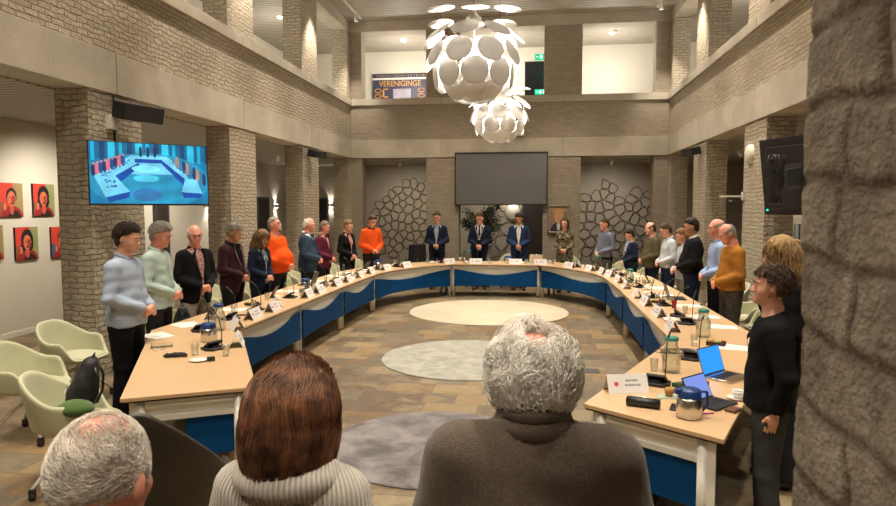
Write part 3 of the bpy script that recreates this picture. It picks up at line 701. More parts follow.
# back wall
xb = [(XL, -4.78), (-2.97, -2.07), (.21, 1.2), (3.08, XR)]
for a, b in xb:
    column_box('column_back', a, b, YB, YB+CT, 0, ZC, BRICK_D); column_box('upper_column_back', a, b, YB, YB+CT, ZP1, ZT, BRICK_D)
m = MB()
for a, b in ((XL, -2.55), (-2.55, .72), (.72, XR)): m.box(a+.006, b-.006, YB-.03, YB+CT, ZC, ZB1)
m.box(XL, XR, YB, YB+CT-.02, ZC+.02, ZB1); struct(m.build('beam_back', CONC, bevel=.006))
m = MB(); m.box(XL, XR, YB+.01, YB+CT-.01, ZB1, ZP0); struct(m.build('wall_back', BRICK_D))
m = MB()
for a, b in ((XL, -2.55), (-2.55, .72), (.72, XR)): m.box(a+.006, b-.006, YB-.03, YB+CT+.02, ZP0, ZP1)
struct(m.build('trim_back', CONC, bevel=.006))
m = MB(); m.box(XL, XR, YB, YB+CT, ZT, ZCEIL); struct(m.build('lintel_back', CONC))
# aisle ceilings, gallery floors and outer walls
ZA = 3.36
m = MB()
m.box(AXL, XL-CT, -4, YW, ZA, ZA+.1); m.box(XR+CT, AXR, -4, YW, ZA, ZA+.1); m.box(XL-CT, XR+CT, YB+CT, YW, ZA, ZA+.1); struct(m.build('ceiling_aisle', SLAT))
m = MB()
m.box(AXL, XL-CT, -4, YW, 3.9, 4.0); m.box(XR+CT, AXR, -4, YW, 3.9, 4.0); m.box(XL-CT, XR+CT, YB+CT, YW, 3.9, 4.0); struct(m.build('floor_gallery', PLAST_G))
m = MB()
m.box(AXL, XL-CT, -4, YW, ZUC, ZUC+.1); m.box(XR+CT, AXR, -4, YW, ZUC, ZUC+.1); m.box(XL-CT, XR+CT, YB+CT, YW, ZUC, ZUC+.1); struct(m.build('ceiling_gallery', SLAT))
m = MB(); m.box(AXL-.2, AXL, -4, YW+.2, 0, ZA+.1); struct(m.build('wall_aisle_left', PLAST))
m = MB(); m.box(AXL-.2, AXL, -4, YW+.2, ZA+.1, ZCEIL); struct(m.build('wall_gallery_left', PLAST_W))
m = MB(); m.box(AXR, AXR+.2, -4, YW+.2, 0, ZCEIL); struct(m.build('wall_aisle_right', BRICK_D))
m = MB(); m.box(AXL, AXR, YW, YW+.2, 0, ZA+.1); struct(m.build('wall_aisle_back', PLAST_G))
m = MB(); m.box(AXL, AXR, YW, YW+.2, ZA+.1, ZCEIL); struct(m.build('wall_gallery_back', PLAST_W))
m = MB(); m.box(AXL-.2, AXR+.2, -4.2, -4, 0, ZCEIL+.2); struct(m.build('wall_front', PLAST))
m = MB(); m.box(AXL+.0, AXL+.015, -4, YW, 0, .08); struct(m.build('baseboard_left', PLAST_W))
# ---- near pillar: real stone relief
def near_pillar():
    rows = .088; x0, x1, y0, y1 = .322, 1.35, -.25, .865
    per = []; n = 0
    rad = .03
    # perimeter path: from (x0,y0) up to (x0,y1) round the corner to (x1,y1)
    def path(s):
        L1 = y1-rad-y0
        if s < L1: return (x0, y0+s), (-1, 0)
        s -= L1; A = rad*PI/2
        if s < A:
            t = s/rad; return (x0+rad-rad*math.cos(t), y1-rad+rad*math.sin(t)), (-math.cos(t), math.sin(t))
        s -= A; return (x0+rad+s, y1), (0, 1)
    S = np.arange(0, (y1-rad-y0)+rad*PI/2+(x1-x0-rad), .0055); Zs = np.arange(0, ZC+.001, .0055)
    P = [path(s) for s in S]; P0 = np.array([p[0] for p in P]); Nn = np.array([p[1] for p in P])
    SS, ZZ = np.meshgrid(S, Zs, indexing='ij')
    wz = ZZ+.007*np.sin(SS*9+1)+.004*np.sin(SS*31+ZZ*8); row = np.floor(wz/rows).astype(int)
    rows_ = rows; rs = np.random.RandomState(4); offs = rs.rand(60)*.25; wd = .24
    ws = SS+.006*np.sin(ZZ*60)+offs[row % 60]; col = np.floor(ws/wd).astype(int)
    fz = (wz/rows-row); fs_ = (ws/wd-col)
    ez = np.minimum(fz, 1-fz)*rows; es = np.minimum(fs_, 1-fs_)*wd; e = np.minimum(ez, es); e_ = e
    hts = rs.rand(64, 64)*.012
    d = np.clip(e/.010, 0, 1)*(.0035+hts[row % 64, col % 64]*.25)+.006
    for f, am in ((22, .003), (75, .0016), (160, .0014), (330, .0009)): d = d+am*rnd3((SS, ZZ, SS*0), int(f), f)
    d = d-.012
    XY = P0[:, None, :]+Nn[:, None, :]*d[..., None]
    V = np.concatenate([XY, ZZ[..., None]], -1).reshape(-1, 3)
    a, b = SS.shape; i = (np.arange(a-1)[:, None]*b+np.arange(b-1)[None]); Q = np.stack([i, i+1, i+b+1, i+b], -1).reshape(-1, 4)
    m, nt, bs = new_mat('rough_pillar_stone'); tc = N(nt, 'ShaderNodeTexCoord')
    n1 = N(nt, 'ShaderNodeTexNoise', Scale=9., Detail=6., Roughness=.65); n2 = N(nt, 'ShaderNodeTexNoise', Scale=70., Detail=4., Roughness=.7)
    for q in (n1, n2): L(nt, tc.outputs['Object'], q.inputs['Vector'])
    cr = N(nt, 'ShaderNodeValToRGB'); e = cr.color_ramp.elements; e[0].position = .36; e[0].color = (.21, .17, .132, 1); e[1].position = .66; e[1].color = (.46, .395, .32, 1)
    L(nt, n1.outputs['Fac'], cr.inputs[0]); jt = N(nt, 'ShaderNodeAttribute'); jt.attribute_name = 'joint'; jm = N(nt, 'ShaderNodeMix', data_type='RGBA'); L(nt, jt.outputs['Fac'], jm.inputs[0]); L(nt, cr.outputs[0], jm.inputs[6]); jm.inputs[7].default_value = (.13, .095, .068, 1); L(nt, jm.outputs[2], bs.inputs['Base Color']); bs.inputs['Roughness'].default_value = .95
    bp = N(nt, 'ShaderNodeBump', Strength=1., Distance=.016); L(nt, n2.outputs['Fac'], bp.inputs['Height']); L(nt, bp.outputs[0], bs.inputs['Normal'])
    o = np_mesh('column_near', V, Q, m, None); struct(o)
    at = o.data.attributes.new('joint', 'FLOAT', 'POINT'); at.data.foreach_set('value', np.clip(1-(e_+.004*rnd3((SS, ZZ, SS*0), 3, 90))/.013, 0, 1).ravel().astype(np.float32))
    c = MB(); c.box(x0+.02, x1, y0, y1-.02, 0, ZC); struct(c.build('column_near_core', BRICK))
near_pillar()
# ------------------------------------------------------------------ things fixed to the building
def place(px, py, y): return aty(px, py, y)
# chandeliers: tiers of round white discs around a bright bulb
SHADE = plain('white_lamp_disc', (.8, .79, .78), .45, var=0)
def chandelier(loc, label, seed):
    rt = empty('disc_chandelier', loc, .3*seed, label, 'chandelier', 'two white disc chandeliers')
    b = MB(); b.ball((0, 0, 0), .085, 14); b.build('bulb_globe', plain('lamp_glow', (1, .9, .8), .4, emit=(1, .885, .715), estr=28., var=0), rt, uv=False)
    c = MB(); c.lathe([(.09, .42), (.1, .44), (.1, .5), (.03, .56), (.012, .6)], 18); c.tube([(0, 0, .08), (0, 0, .45)], .012, 8); c.build('stem', WHITEP, rt, uv=False)
    w = MB(); w.tube([(0, 0, .58), (0, 0, ZCEIL-loc[2])], .006, 6); w.lathe([(.07, 0), (.07, .04), (0, .05)], 16, M=Matrix.Translation((0, 0, ZCEIL-loc[2]-.05))); w.build('cable', DGREY, rt, uv=False)
    tiers = [(-76, 3, .47, 30), (-50, 7, .50, 0), (-24, 9, .535, 20), (2, 9, .55, 0), (27, 8, .58, 22), (-58, 5, .36, 10)]
    r = .168
    for el, n, rad, ph in tiers:
        for k in range(n):
            a = 2*PI*k/n+R(ph); e = R(el); d = Vector((math.cos(e)*math.cos(a), math.cos(e)*math.sin(a), math.sin(e)*1.05))
            p = d*rad; nrm = Vector((d.x, d.y, d.z+ (.6 if el > 20 else .34))).normalized()
            q = nrm.to_track_quat('Z', 'Y').to_matrix().to_4x4(); Mt = Matrix.Translation(p) @ q
            s = MB(); s.lathe([(0.0001, .012), (r*.5, .009), (r*.9, -.001), (r, -.010), (r, -.013), (r*.9, -.004), (r*.5, .006), (0.0001, .009)], 26, M=Mt, cap=False)
            so = s.build('disc', SHADE, rt, uv=False)
            t = MB(); t.tube([d*.09, p-nrm*.01], .004, 4); t.build('arm', METAL, so, uv=False)
    n = 6
    for k in range(n):
        a = 2*PI*(k+.35)/n; p = Vector((math.cos(a)*.47, math.sin(a)*.47, .50+.05*(k % 2))); tl = Matrix.Rotation(R(8), 4, 'Y')
        Mt = Matrix.Translation(p) @ Matrix.Rotation(a, 4, 'Z') @ tl
        s = MB(); s.lathe([(0.0001, .012), (r*.5, .010), (r*.9, .002), (r, -.004), (r, -.007), (r*.9, -.001), (r*.5, .006), (0.0001, .009)], 26, M=Mt, cap=False)
        so = s.build('disc', SHADE, rt, uv=False)
        t = MB(); t.tube([Vector((math.cos(a)*.05, math.sin(a)*.05, .1)), Vector((p.x*.9, p.y*.9, p.z-.15)), p], .004, 4); t.build('arm', METAL, so, uv=False)
    l = bpy.data.lights.new('chandelier_light', 'POINT'); l.energy = 330; l.color = (1, .9, .76); l.shadow_soft_size = .09
    lo = bpy.data.objects.new('chandelier_light', l); COL.objects.link(lo); lo.parent = rt; lo.location = (0, 0, -.13)
chandelier((-.78, 8.25, 3.86), 'large white chandelier of overlapping round discs hanging nearest the camera', 1)
chandelier((-.74, 13.5, 3.88), 'white chandelier of overlapping round discs hanging further back, below and behind the large one', 2)

# track spots that wash the walls
SPOTG = plain('spot_glow', (1, .95, .85), .4, emit=(1, .9, .76), estr=40., var=0)
def spotlight(loc, target, energy, label, group, size=50, blend=.6, name='track_spotlight', r=.05, col=(1, .9, .74)):
    loc = Vector(loc); d = (Vector(target)-loc).normalized()
    rt = empty(name, loc, 0, label, 'spotlight', group)
    q = d.to_track_quat('Z', 'Y').to_matrix().to_4x4()
    b = MB(); b.lathe([(.0001, -.14), (r*.7, -.14), (r, -.10), (r, .02), (r*.93, .02), (r*.9, -.01), (.0001, -.01)], 16, M=q, cap=False)
    b.build('lamp_head', WHITEP, rt, uv=False)
    g = MB(); g.lathe([(.0001, .0), (r*.88, .0), (r*.88, -.008), (.0001, -.008)], 16, M=q, cap=False); g.build('lens', SPOTG, rt, uv=False)
    t = MB(); t.tube([(0, 0, 0.0), (0, 0, .16)], .009, 6); t.box(-.03, .03, -.06, .06, .13, .17); t.build('bracket', WHITEP, rt, uv=False)
    l = bpy.data.lights.new('spot', 'SPOT'); l.energy = energy*(4.9 if name[0] == 't' else 3.9); l.spot_size = R(size); l.spot_blend = blend; l.color = col; l.shadow_soft_size = .04
    lo = bpy.data.objects.new('spot', l); COL.objects.link(lo); lo.parent = rt; lo.matrix_local = Matrix.Translation(d*.04) @ (-d).to_track_quat('Z', 'Y').to_matrix().to_4x4()
    return rt
ysp = [1.2, 3.3, 5.4, 7.5, 9.2, 11.0, 12.7, 14.5, 16.9]
ordn = ['first', 'second', 'third', 'fourth', 'fifth', 'sixth', 'seventh', 'eighth', 'ninth']
for i, y in enumerate(ysp):
    for sd, X, w in ((1, XL, 'left'), (-1, XR, 'right')):
        spotlight((X+sd*.42, y, ZCEIL-.22), (X+sd*.0, y+.25, 3.2), 105, f'white track spotlight on the ceiling along the {w} wall, {ordn[i]} counted from the camera', f'track spotlights along the {w} wall', 62, .8)
for sd, X, w in ((1, XL, 'left'), (-1, XR, 'right')):
    m = MB(); m.box(X+sd*.42-.02, X+sd*.42+.02, .3, 17.4, ZCEIL-.045, ZCEIL-.001); props(m.build('lighting_track', WHITEP), f'long white lighting track on the ceiling along the {w} wall', 'lighting track')
# added ceiling lights, unseen above the frame, to brighten the meeting table and floor
DG = plain('added_downlight_glow', (1, .95, .85), .4, emit=(1, .9, .76), estr=12., var=0)
for i, y in enumerate((-1.0, 2.4, 5.4, 9.8, 12., 15.2)):
    for j, x in enumerate((-2.6, .9)):
        rt = empty('added_downlight', (x, y, ZCEIL-.001), 0, f'added unseen round ceiling light over the meeting table, {"left" if j == 0 else "right"} row, {ordn[i]} from the camera', 'ceiling light', 'added ceiling lights out of view')
        b = MB(); b.lathe([(.11, 0), (.14, 0), (.14, -.02), (.11, -.02)], 24, cap=False); b.build('rim', WHITEP, rt, uv=False)
        g = MB(); g.lathe([(.0001, -.006), (.112, -.006)], 24, cap=False); g.build('diffuser', DG, rt, uv=False)
        l = bpy.data.lights.new('fill_downlight', 'SPOT'); l.energy = 980 if y > 0 else 850; l.spot_size = R(100); l.spot_blend = .9; l.color = (1, .885, .715); l.shadow_soft_size = .12
        lo = bpy.data.objects.new('fill_downlight', l); COL.objects.link(lo); lo.parent = rt; lo.location = (0, 0, -.04)
# aisle spots under the gallery
def aisle_spot(x, y, tgt, e, lab, grp, z=ZA): spotlight((x, y, z-.14), tgt, e, lab, grp, 125, 1., 'aisle_spotlight', .045)
for i, (y, wn) in enumerate(((3.2, 'nearest'), (6.2, 'second'), (9.3, 'third'), (12.6, 'fourth'), (16.2, 'farthest'))):
    aisle_spot(-6.6, y, (-7.9, y+.4, .9), 60, f'small white spotlight under the left gallery ceiling, {wn} along the aisle', 'spotlights under the left gallery')
for i, (y, wn) in enumerate(((8.9, 'nearest'), (12.6, 'middle'), (16.2, 'farthest'))):
    aisle_spot(4.8, y, (6.2, y+.4, 1.0), 60, f'small white spotlight under the right gallery ceiling, {wn} along the aisle', 'spotlights under the right gallery')
for x, wn in ((-3.9, 'left'), (-.9, 'middle'), (2.1, 'right')):
    aisle_spot(x, 18.7, (x, 20.4, 1.0), 27, f'small white spotlight behind the {wn} opening of the back wall', 'spotlights behind the back wall')
# upper gallery round lights
for i, (x, y) in enumerate(((-6.6, 3.5), (-6.6, 7.5), (-6.6, 12), (-6.6, 16.5), (-3.9, 19.2), (-.9, 19.2), (2.1, 19.2), (4.8, 16.), (4.8, 11.), (4.8, 6.))):
    w = ('left gallery', 'back gallery', 'right gallery')[0 if i < 4 else 1 if i < 7 else 2]; k = (i, i-4, i-7)[0 if i < 4 else 1 if i < 7 else 2]
    rt = empty('gallery_ceiling_light', (x, y, ZUC), 0, f'flat round ceiling light in the {w}, {ordn[k]} from its {"left" if w[0]=="b" else "near" if w[0]=="l" else "far"} end', 'ceiling light', 'ceiling lights in the upper gallery')
    b = MB(); b.lathe([(.001, -.05), (.05, -.05), (.07, -.03), (.07, 0)], 20, cap=False); b.build('diffuser', plain('gallery_glow', (1, .95, .85), .4, emit=(1, .93, .82), estr=2., var=0), rt, uv=False)
    l = bpy.data.lights.new('gallery', 'POINT'); l.energy = 95 if k >= 0 and w[0] == 'b' else 60; l.color = (1, .93, .82); l.shadow_soft_size = .12
    lo = bpy.data.objects.new('gallery', l); COL.objects.link(lo); lo.parent = rt; lo.location = (0, 0, -1.1)
# up-and-down wall sconces
def sconce(p, nrm, lab):
    rt = empty('wall_sconce', p, math.atan2(nrm[1], nrm[0])-PI/2, lab, 'wall lamp', 'up and down wall lamps')
    b = MB(); b.box(-.05, .05, 0, .09, -.05, .05); b.build('housing', WHITEP, rt, bevel=.004, uv=False)
    g = MB(); g.box(-.04, .04, .01, .08, .051, .056); g.box(-.04, .04, .01, .08, -.056, -.051); g.build('light_panel', plain('sconce_glow', (1, .9, .7), .4, emit=(1, .9, .74), estr=30, var=0), rt, uv=False)
    for sg in (1, -1):
        l = bpy.data.lights.new('sconce', 'SPOT'); l.energy = 14; l.spot_size = R(100); l.spot_blend = .7; l.color = (1, .9, .76); l.shadow_soft_size = .03
        lo = bpy.data.objects.new('sconce', l); COL.objects.link(lo); lo.parent = rt; lo.location = (0, .07, sg*.08); lo.rotation_euler = (PI if sg > 0 else 0, 0, 0)
p = atx(206, 206, AXL); 
sconce(atx(206.5, 206, AXL), (1, 0), 'small up-and-down wall lamp on the left just right of the television')
sconce(atx(275, 206, AXL), (1, 0), 'small white up-and-down wall lamp between the second and third brick pillars on the left')
sconce(aty(331, 205, YW), (0, -1), 'small white up-and-down wall lamp between the third pillar and the corner on the left')
sconce(atx(686.5, 213, AXR), (-1, 0), 'small white up-and-down wall lamp between the corner and the last pillar on the right')
def downbox(name, p, size, mat, lab, cat, rz=0, M=None, bevel=.004, grp=None):
    sx, sy, sz = size; m = MB(); m.box(-sx/2, sx/2, -sy/2, sy/2, -sz/2, sz/2)
    o = m.build(name, mat, None, bevel=bevel); o.location = p; o.rotation_euler = (0, 0, rz); return props(o, lab, cat, grp)
# door openings seen between pillars: dark leaves on the aisle walls
def door(n, a, b, wall, z=2.15):
    m = MB()
    if wall == 'L': m.box(AXL, AXL+.05, a, b, 0, z); 
    elif wall == 'B': m.box(a, b, YW-.05, YW, 0, z)
    else: m.box(AXR-.05, AXR, a, b, 0, z)
    o = m.build(f'door_{n}', DOORM); struct(o)
    h = MB(); f = .07
    if wall == 'L': h.box(AXL, AXL+.07, a-f, a, 0, z+f); h.box(AXL, AXL+.07, b, b+f, 0, z+f); h.box(AXL, AXL+.07, a, b, z, z+f)
    elif wall == 'B': h.box(a-f, a, YW-.07, YW, 0, z+f); h.box(b, b+f, YW-.07, YW, 0, z+f); h.box(a, b, YW-.07, YW, z, z+f)
    else: h.box(AXR-.07, AXR, a-f, a, 0, z+f); h.box(AXR-.07, AXR, b, b+f, 0, z+f); h.box(AXR-.07, AXR, a, b, z, z+f)
    fo = h.build('door_frame', DGREY, o)
door(1, atx(156, 260, AXL).y, atx(166, 260, AXL).y, 'L'); door(2, atx(257, 230, AXL).y, atx(267, 230, AXL).y, 'L', 2.25)
door(3, aty(318, 230, YW).x, aty(327, 230, YW).x, 'B', 2.25); door(4, aty(524, 230, YW).x, aty(545, 230, YW).x, 'B', 2.6)
door(5, atx(737, 230, AXR).y, atx(727, 230, AXR).y, 'R', 3.0)
# dark wood strip lights / slots on the right aisle wall already covered by door_5
# projection screen on the back wall
rt = empty('projection_screen', (-.92, YB-.1, 2.08), 0, 'large blank grey projection screen with a black frame on the back wall', 'projection screen')
m = MB(); m.box(-1.22, 1.22, .0, .02, .03, 1.38); m.build('screen_surface', plain('screen_grey', (.15, .15, .155), .35, var=.03, nscale=.6), rt)
m = MB()
for q in ((-1.25, -1.22, 0, 1.41), (1.22, 1.25, 0, 1.41), (-1.25, 1.25, 0, .03), (-1.25, 1.25, 1.38, 1.42)): m.box(q[0], q[1], -.01, .04, q[2], q[3])
m.build('screen_frame', BLACK, rt)
m = MB(); m.box(-1.1, 1.1, .02, .09, .2, 1.3); m.build('screen_backing', DGREY, rt)
# small white box on the beam above the screen
downbox('white_projector_box', (-.45, YB-.07, 3.98), (.3, .1, .1), OFFW, 'small white rectangular device on the back wall just above the grey screen', 'device')
# wall reliefs of cell-like outlines
def voronoi_cells(pts, box):
    out = []
    for i, p in enumerate(pts):
        poly = [(box[0], box[2]), (box[1], box[2]), (box[1], box[3]), (box[0], box[3])]
        near = sorted(range(len(pts)), key=lambda j: (pts[j][0]-p[0])**2+(pts[j][1]-p[1])**2)[1:16]
        for j in near:
            q = pts[j]; mx, my = (p[0]+q[0])/2, (p[1]+q[1])/2; nx, ny = q[0]-p[0], q[1]-p[1]; new = []
            for a, b in zip(poly, poly[1:]+poly[:1]):
                da = (a[0]-mx)*nx+(a[1]-my)*ny; db = (b[0]-mx)*nx+(b[1]-my)*ny
                if da <= 0: new.append(a)
                if (da < 0) != (db < 0): t = da/(da-db); new.append((a[0]+(b[0]-a[0])*t, a[1]+(b[1]-a[1])*t))
            poly = new
            if not poly: break
        out.append(poly)
    return out
def relief(x0, x1, z0, top, seed, lab, cell, round_):
    rs = np.random.RandomState(seed); pts = []
    tries = 0
    while tries < 6000:
        tries += 1; x = x0-.3+(x1-x0+.6)*rs.rand(); z = z0-.3+3.3*rs.rand()
        if all((x-a)**2+(z-b)**2 > cell**2 for a, b in pts): pts.append((x, z))
    cells = voronoi_cells(pts, (x0-.6, x1+.6, z0-.6, 4)); rt = empty('wall_relief', (0, 0, 0), 0, lab, 'wall art')
    line = MB(); pad = MB(); seen = set()
    for p, c in zip(pts, cells):
        if len(c) < 3 or p[0] < x0 or p[0] > x1 or p[1] > top(p[0]) or p[1] < z0: continue
        sh = .93; c2 = [(p[0]+(a-p[0])*sh, p[1]+(b-p[1])*sh) for a, b in c]
        for _ in range(2):
            c3 = []
            for a, b in zip(c2, c2[1:]+c2[:1]): c3 += [(a[0]*.75+b[0]*.25, a[1]*.75+b[1]*.25), (a[0]*.25+b[0]*.75, a[1]*.25+b[1]*.75)]
            c2 = c3
        line.tube([(a, YW-.012, b) for a, b in c2], .0105, 5, closed=True)
        if round_:
            c4 = [(p[0]+(a-p[0])*.9, p[1]+(b-p[1])*.9) for a, b in c2]
            pad.prism([(a, b) for a, b in c4], 0, .02, M=Matrix.Translation((0, YW, 0)) @ Matrix.Rotation(PI/2, 4, 'X'))
    line.build('outline_lines', plain('relief_line', (.13, .085, .05), .7), rt, uv=False)
    if round_: pad.build('cell_pads', plain('relief_pad', (.42, .37, .29), .9, var=.06), rt, uv=False, bevel=.006)
relief(-5.35, -3.05, .5, lambda x: min(3.0-abs(x+4.1)*1.0, 2.95) if x < -4.1 else 3.0-(x+4.1)*.35, 3, 'wall relief of outlined pebble shapes behind the left opening of the back wall', .21, True)
relief(1.2, 3.75, .45, lambda x: max(2.95-abs(x-2.1)*1.15, 2.85-abs(x-3.25)*1.7, 2.05+.1*math.sin(x*3)), 9, 'wall relief of dark maze-like outlines behind the right opening of the back wall', .23, False)
relief(-1.6, -.2, .4, lambda x: 2.2, 13, 'wall relief of thin outlines behind the plant in the middle opening', .36, False)
# big round wall lamp in the middle opening
q = aty(513, 212, YW-.09); rt = empty('round_wall_lamp', q, 0, 'large round cream wall lamp lit from above, between the plant and the dark doorway', 'wall lamp')
m = MB(); m.lathe([(.001, .085), (.12, .08), (.22, .05), (.27, .0), (.26, -.01)], 28, M=Matrix.Rotation(PI/2, 4, 'X'), cap=False); m.build('shade', OFFW, rt, uv=False)
m = MB(); m.box(-.08, .08, 0, .05, .1, .2); m.build('bulb', plain('round_lamp_glow', (1, .9, .7), .4, emit=(1, .9, .74), estr=10, var=0), rt, uv=False)
l = bpy.data.lights.new('wall_lamp', 'POINT'); l.energy = 6; l.color = (1, .9, .74); l.shadow_soft_size = .05
lo = bpy.data.objects.new('wall_lamp', l); COL.objects.link(lo); lo.parent = rt; lo.location = (0, -.15, .3)
# framed portrait on the right back column: plain generic sitter
def raster(W, H, fn):
    xs = (np.arange(W)+.5)/W; ys = (np.arange(H)+.5)/H; X, Y = np.meshgrid(xs, ys); img = np.zeros((H, W, 3)); fn(img, X, Y); return img
def elm(X, Y, cx, cy, rx, ry): return ((X-cx)/rx)**2+((Y-cy)/ry)**2 < 1
def portrait1(img, X, Y):
    img[:] = (.30, .2, .12); img[X > .75] = (.22, .18, .13); img[Y < .2] = (.38, .27, .16)
    img[elm(X, Y, .5, 1.05, .46, .42)] = (.02, .03, .06); img[elm(X, Y, .5, .78, .09, .18)] = (.6, .6, .62)
    img[elm(X, Y, .52, .36, .29, .3)] = (.5, .27, .09); img[elm(X, Y, .5, .43, .2, .26)] = (.62, .33, .2); img[elm(X, Y, .5, .24, .25, .12)] = (.55, .31, .1)
    for cx in (.42, .58): img[elm(X, Y, cx, .42, .035, .015)] = (.1, .06, .04)
    img[elm(X, Y, .5, .57, .06, .015)] = (.4, .12, .09); img[elm(X, Y, .55, .48, .03, .05)] = (.5, .24, .14)
q = aty(558.5, 219, YB-.03); rt = empty('framed_portrait', q, 0, 'framed painted portrait of a blond person on the brick pillar right of the grey screen', 'painting')
m = MB()
for a in ((-.28, -.23, -.38, .38), (.23, .28, -.38, .38), (-.28, .28, -.38, -.33), (-.28, .28, .33, .38)): m.box(a[0], a[1], -.035, .02, a[2], a[3])
m.build('frame', plain('silver_frame', (.42, .37, .3), .4, .5), rt, bevel=.008)
painted('canvas', raster(46, 66, portrait1), .47, .67, Matrix.Translation((0, -.005, 0)), rt)
# the red portraits on the left aisle wall
def popart(seed):
    r = np.random.RandomState(seed)
    def fn(img, X, Y):
        img[:] = (.62, .05, .03); img[X > .55+.1*r.rand()] = (.33, .24, .1) if seed % 2 else (.28, .3, .12)
        img[(X < .3) & (Y > .55)] = (.05, .12, .22) if seed % 3 == 0 else (.3, .08, .04)
        cx = .5+.06*(r.rand()-.5)
        img[elm(X, Y, cx, 1.05, .48, .38)] = (.30, .02, .02); img[elm(X, Y, cx+.1, 1.1, .3, .3)] = (.02, .01, .01)
        fem = seed % 2 == 0
        img[elm(X, Y, cx, .38, .27 if fem else .22, .32 if fem else .24)] = (.012, .008, .01)
        if fem: img[elm(X, Y, cx, .55, .28, .2)] = (.012, .008, .01)
        img[elm(X, Y, cx, .78, .09, .16)] = (.55, .1, .05)
        img[elm(X, Y, cx, .46, .17, .22)] = (.66, .16, .08); img[elm(X, Y, cx+.07, .5, .08, .15)] = (.35, .05, .03)
        for d in (-.07, .07): img[elm(X, Y, cx+d, .43, .035, .016)] = (.01, .01, .01)
        img[elm(X, Y, cx, .6, .06, .02)] = (.02, .01, .01)
        img[(np.abs(X-cx+.28) < .05) & (Y > .6) & (Y < .8)] = (.7, .2, .12)
    return fn
def popport(px0, px1, py, seed, lab):
    a = atx(px0, py, AXL); b = atx(px1, py, AXL); w = .46; c = Vector((AXL-.004, (a.y+b.y)/2, (a.z+b.z)/2))
    rt = empty('portrait_canvas', c, 0, lab, 'painting', 'red pop-art portraits on the left wall')
    m = MB(); m.box(0, .035, -w/2, w/2, -.26, .26); m.build('stretcher_box', BLACK, rt)
    painted('canvas', raster(44, 50, popart(seed)), w, .52, Matrix.Translation((.038, 0, 0)) @ Matrix.Rotation(PI/2, 4, 'Z'), rt)
popport(-3, 21, 200, 1, 'red portrait canvas of a dark-haired man, upper left of the group on the left wall')
popport(30, 54, 200, 2, 'red portrait canvas of a long-haired woman, upper right of the group on the left wall')
popport(12, 38, 243.5, 4, 'red portrait canvas of a woman, lower row, between and below the two upper ones')
popport(47, 72, 242, 3, 'red portrait canvas in the lower row partly hidden by the nearest left pillar')
popport(-24, 1, 243, 5, 'red portrait canvas cut by the left edge of the photo, lower row')
# television on the left
def tv_image(img, X, Y):
    U, V = X*1.6, Y
    img[:] = (.0, .15, .30)
    img[Y < .27] = (.0, .10, .22)
    for k in range(14):
        x = .03+k*.075; img[(np.abs(X-x) < .014+.008*(k % 3)) & (Y < .3)] = ((0, .32, .5), (.0, .04, .12), (.02, .42, .6))[k % 3]
    img[elm(X, Y, .5, .62, .52, .46)] = (.01, .22, .38)
    def quad(P, c):
        P = np.array(P); m = np.ones(X.shape, bool)
        for i in range(len(P)):
            a, b = P[i], P[(i+1) % len(P)]; m &= ((b[0]-a[0])*(Y-a[1])-(b[1]-a[1])*(X-a[0])) >= 0
        img[m] = c
    A = (.0, .05, .28); Tt = (.13, .48, .66)
    quad([(.2, .52), (.33, .24), (.67, .24), (.83, .5), (.78, .62), (.63, .34), (.37, .34), (.24, .62)][:4], Tt)
    quad([(.33, .20), (.67, .20), (.90, .56), (.93, .82), (.78, .82), (.10, .82)], Tt) if False else None
    quad([(.34, .20), (.40, .32), (.20, .56), (.03, .56)], Tt); quad([(.40, .32), (.41, .38), (.24, .66), (.19, .56)], A)
    quad([(.03, .54), (.20, .54), (.32, .80), (.12, .90)], Tt); quad([(.12, .90), (.32, .80), (.31, .90), (.15, .98)], A)
    quad([(.34, .20), (.64, .20), (.62, .26), (.36, .26)], Tt); quad([(.37, .26), (.62, .26), (.62, .32), (.37, .32)], A)
    quad([(.64, .20), (.85, .50), (.80, .58), (.60, .27)], Tt); quad([(.60, .27), (.80, .58), (.78, .68), (.60, .34)], A)
    quad([(.80, .56), (.90, .58), (.95, .82), (.76, .80)], Tt); quad([(.76, .80), (.95, .82), (.94, .9), (.78, .9)], A)
    img[elm(X, Y, .46, .42, .12, .06)] = (.20, .68, .80); img[elm(X, Y, .46, .58, .11, .06)] = (.06, .46, .62); img[elm(X, Y, .46, .85, .12, .11)] = (.02, .13, .32)
    r = np.random.RandomState(2)
    for k in range(9): img[elm(X, Y, .03+.03*k, .46-.022*k, .018, .10)] = ((.01, .02, .08), (.5, .12, .16), (.01, .05, .18))[k % 3]; img[elm(X, Y, .035+.03*k, .36-.02*k, .010, .02)] = (.4, .2, .25)
    for k in range(9): img[elm(X, Y, .97-.03*k, .58-.035*k, .018, .11)] = ((.01, .03, .1), (.02, .15, .3), (.3, .2, .15))[k % 3]
    for k in range(3): img[elm(X, Y, .42+.06*k, .14, .014, .09)] = (.005, .015, .06)
    for k in range(70):
        t = r.rand()
        x, y = (.07+.24*t+.05*r.rand(), .54-.28*t+.03*r.rand()) if k % 2 else (.68+.17*t+.03*r.rand(), .28+.28*t+.02*r.rand())
        img[elm(X, Y, x, y, .007, .008)] = (.02, .1, .25)
    for k in range(12): img[elm(X, Y, .12+.09*r.rand(), .6+.15*r.rand(), .012, .012)] = (.02, .08, .25)
    n = r.rand(*X.shape)*.3+.82; n = n*(1+.25*rnd3((X*1., Y*1., X*0), 5, 40)); img *= n[..., None]
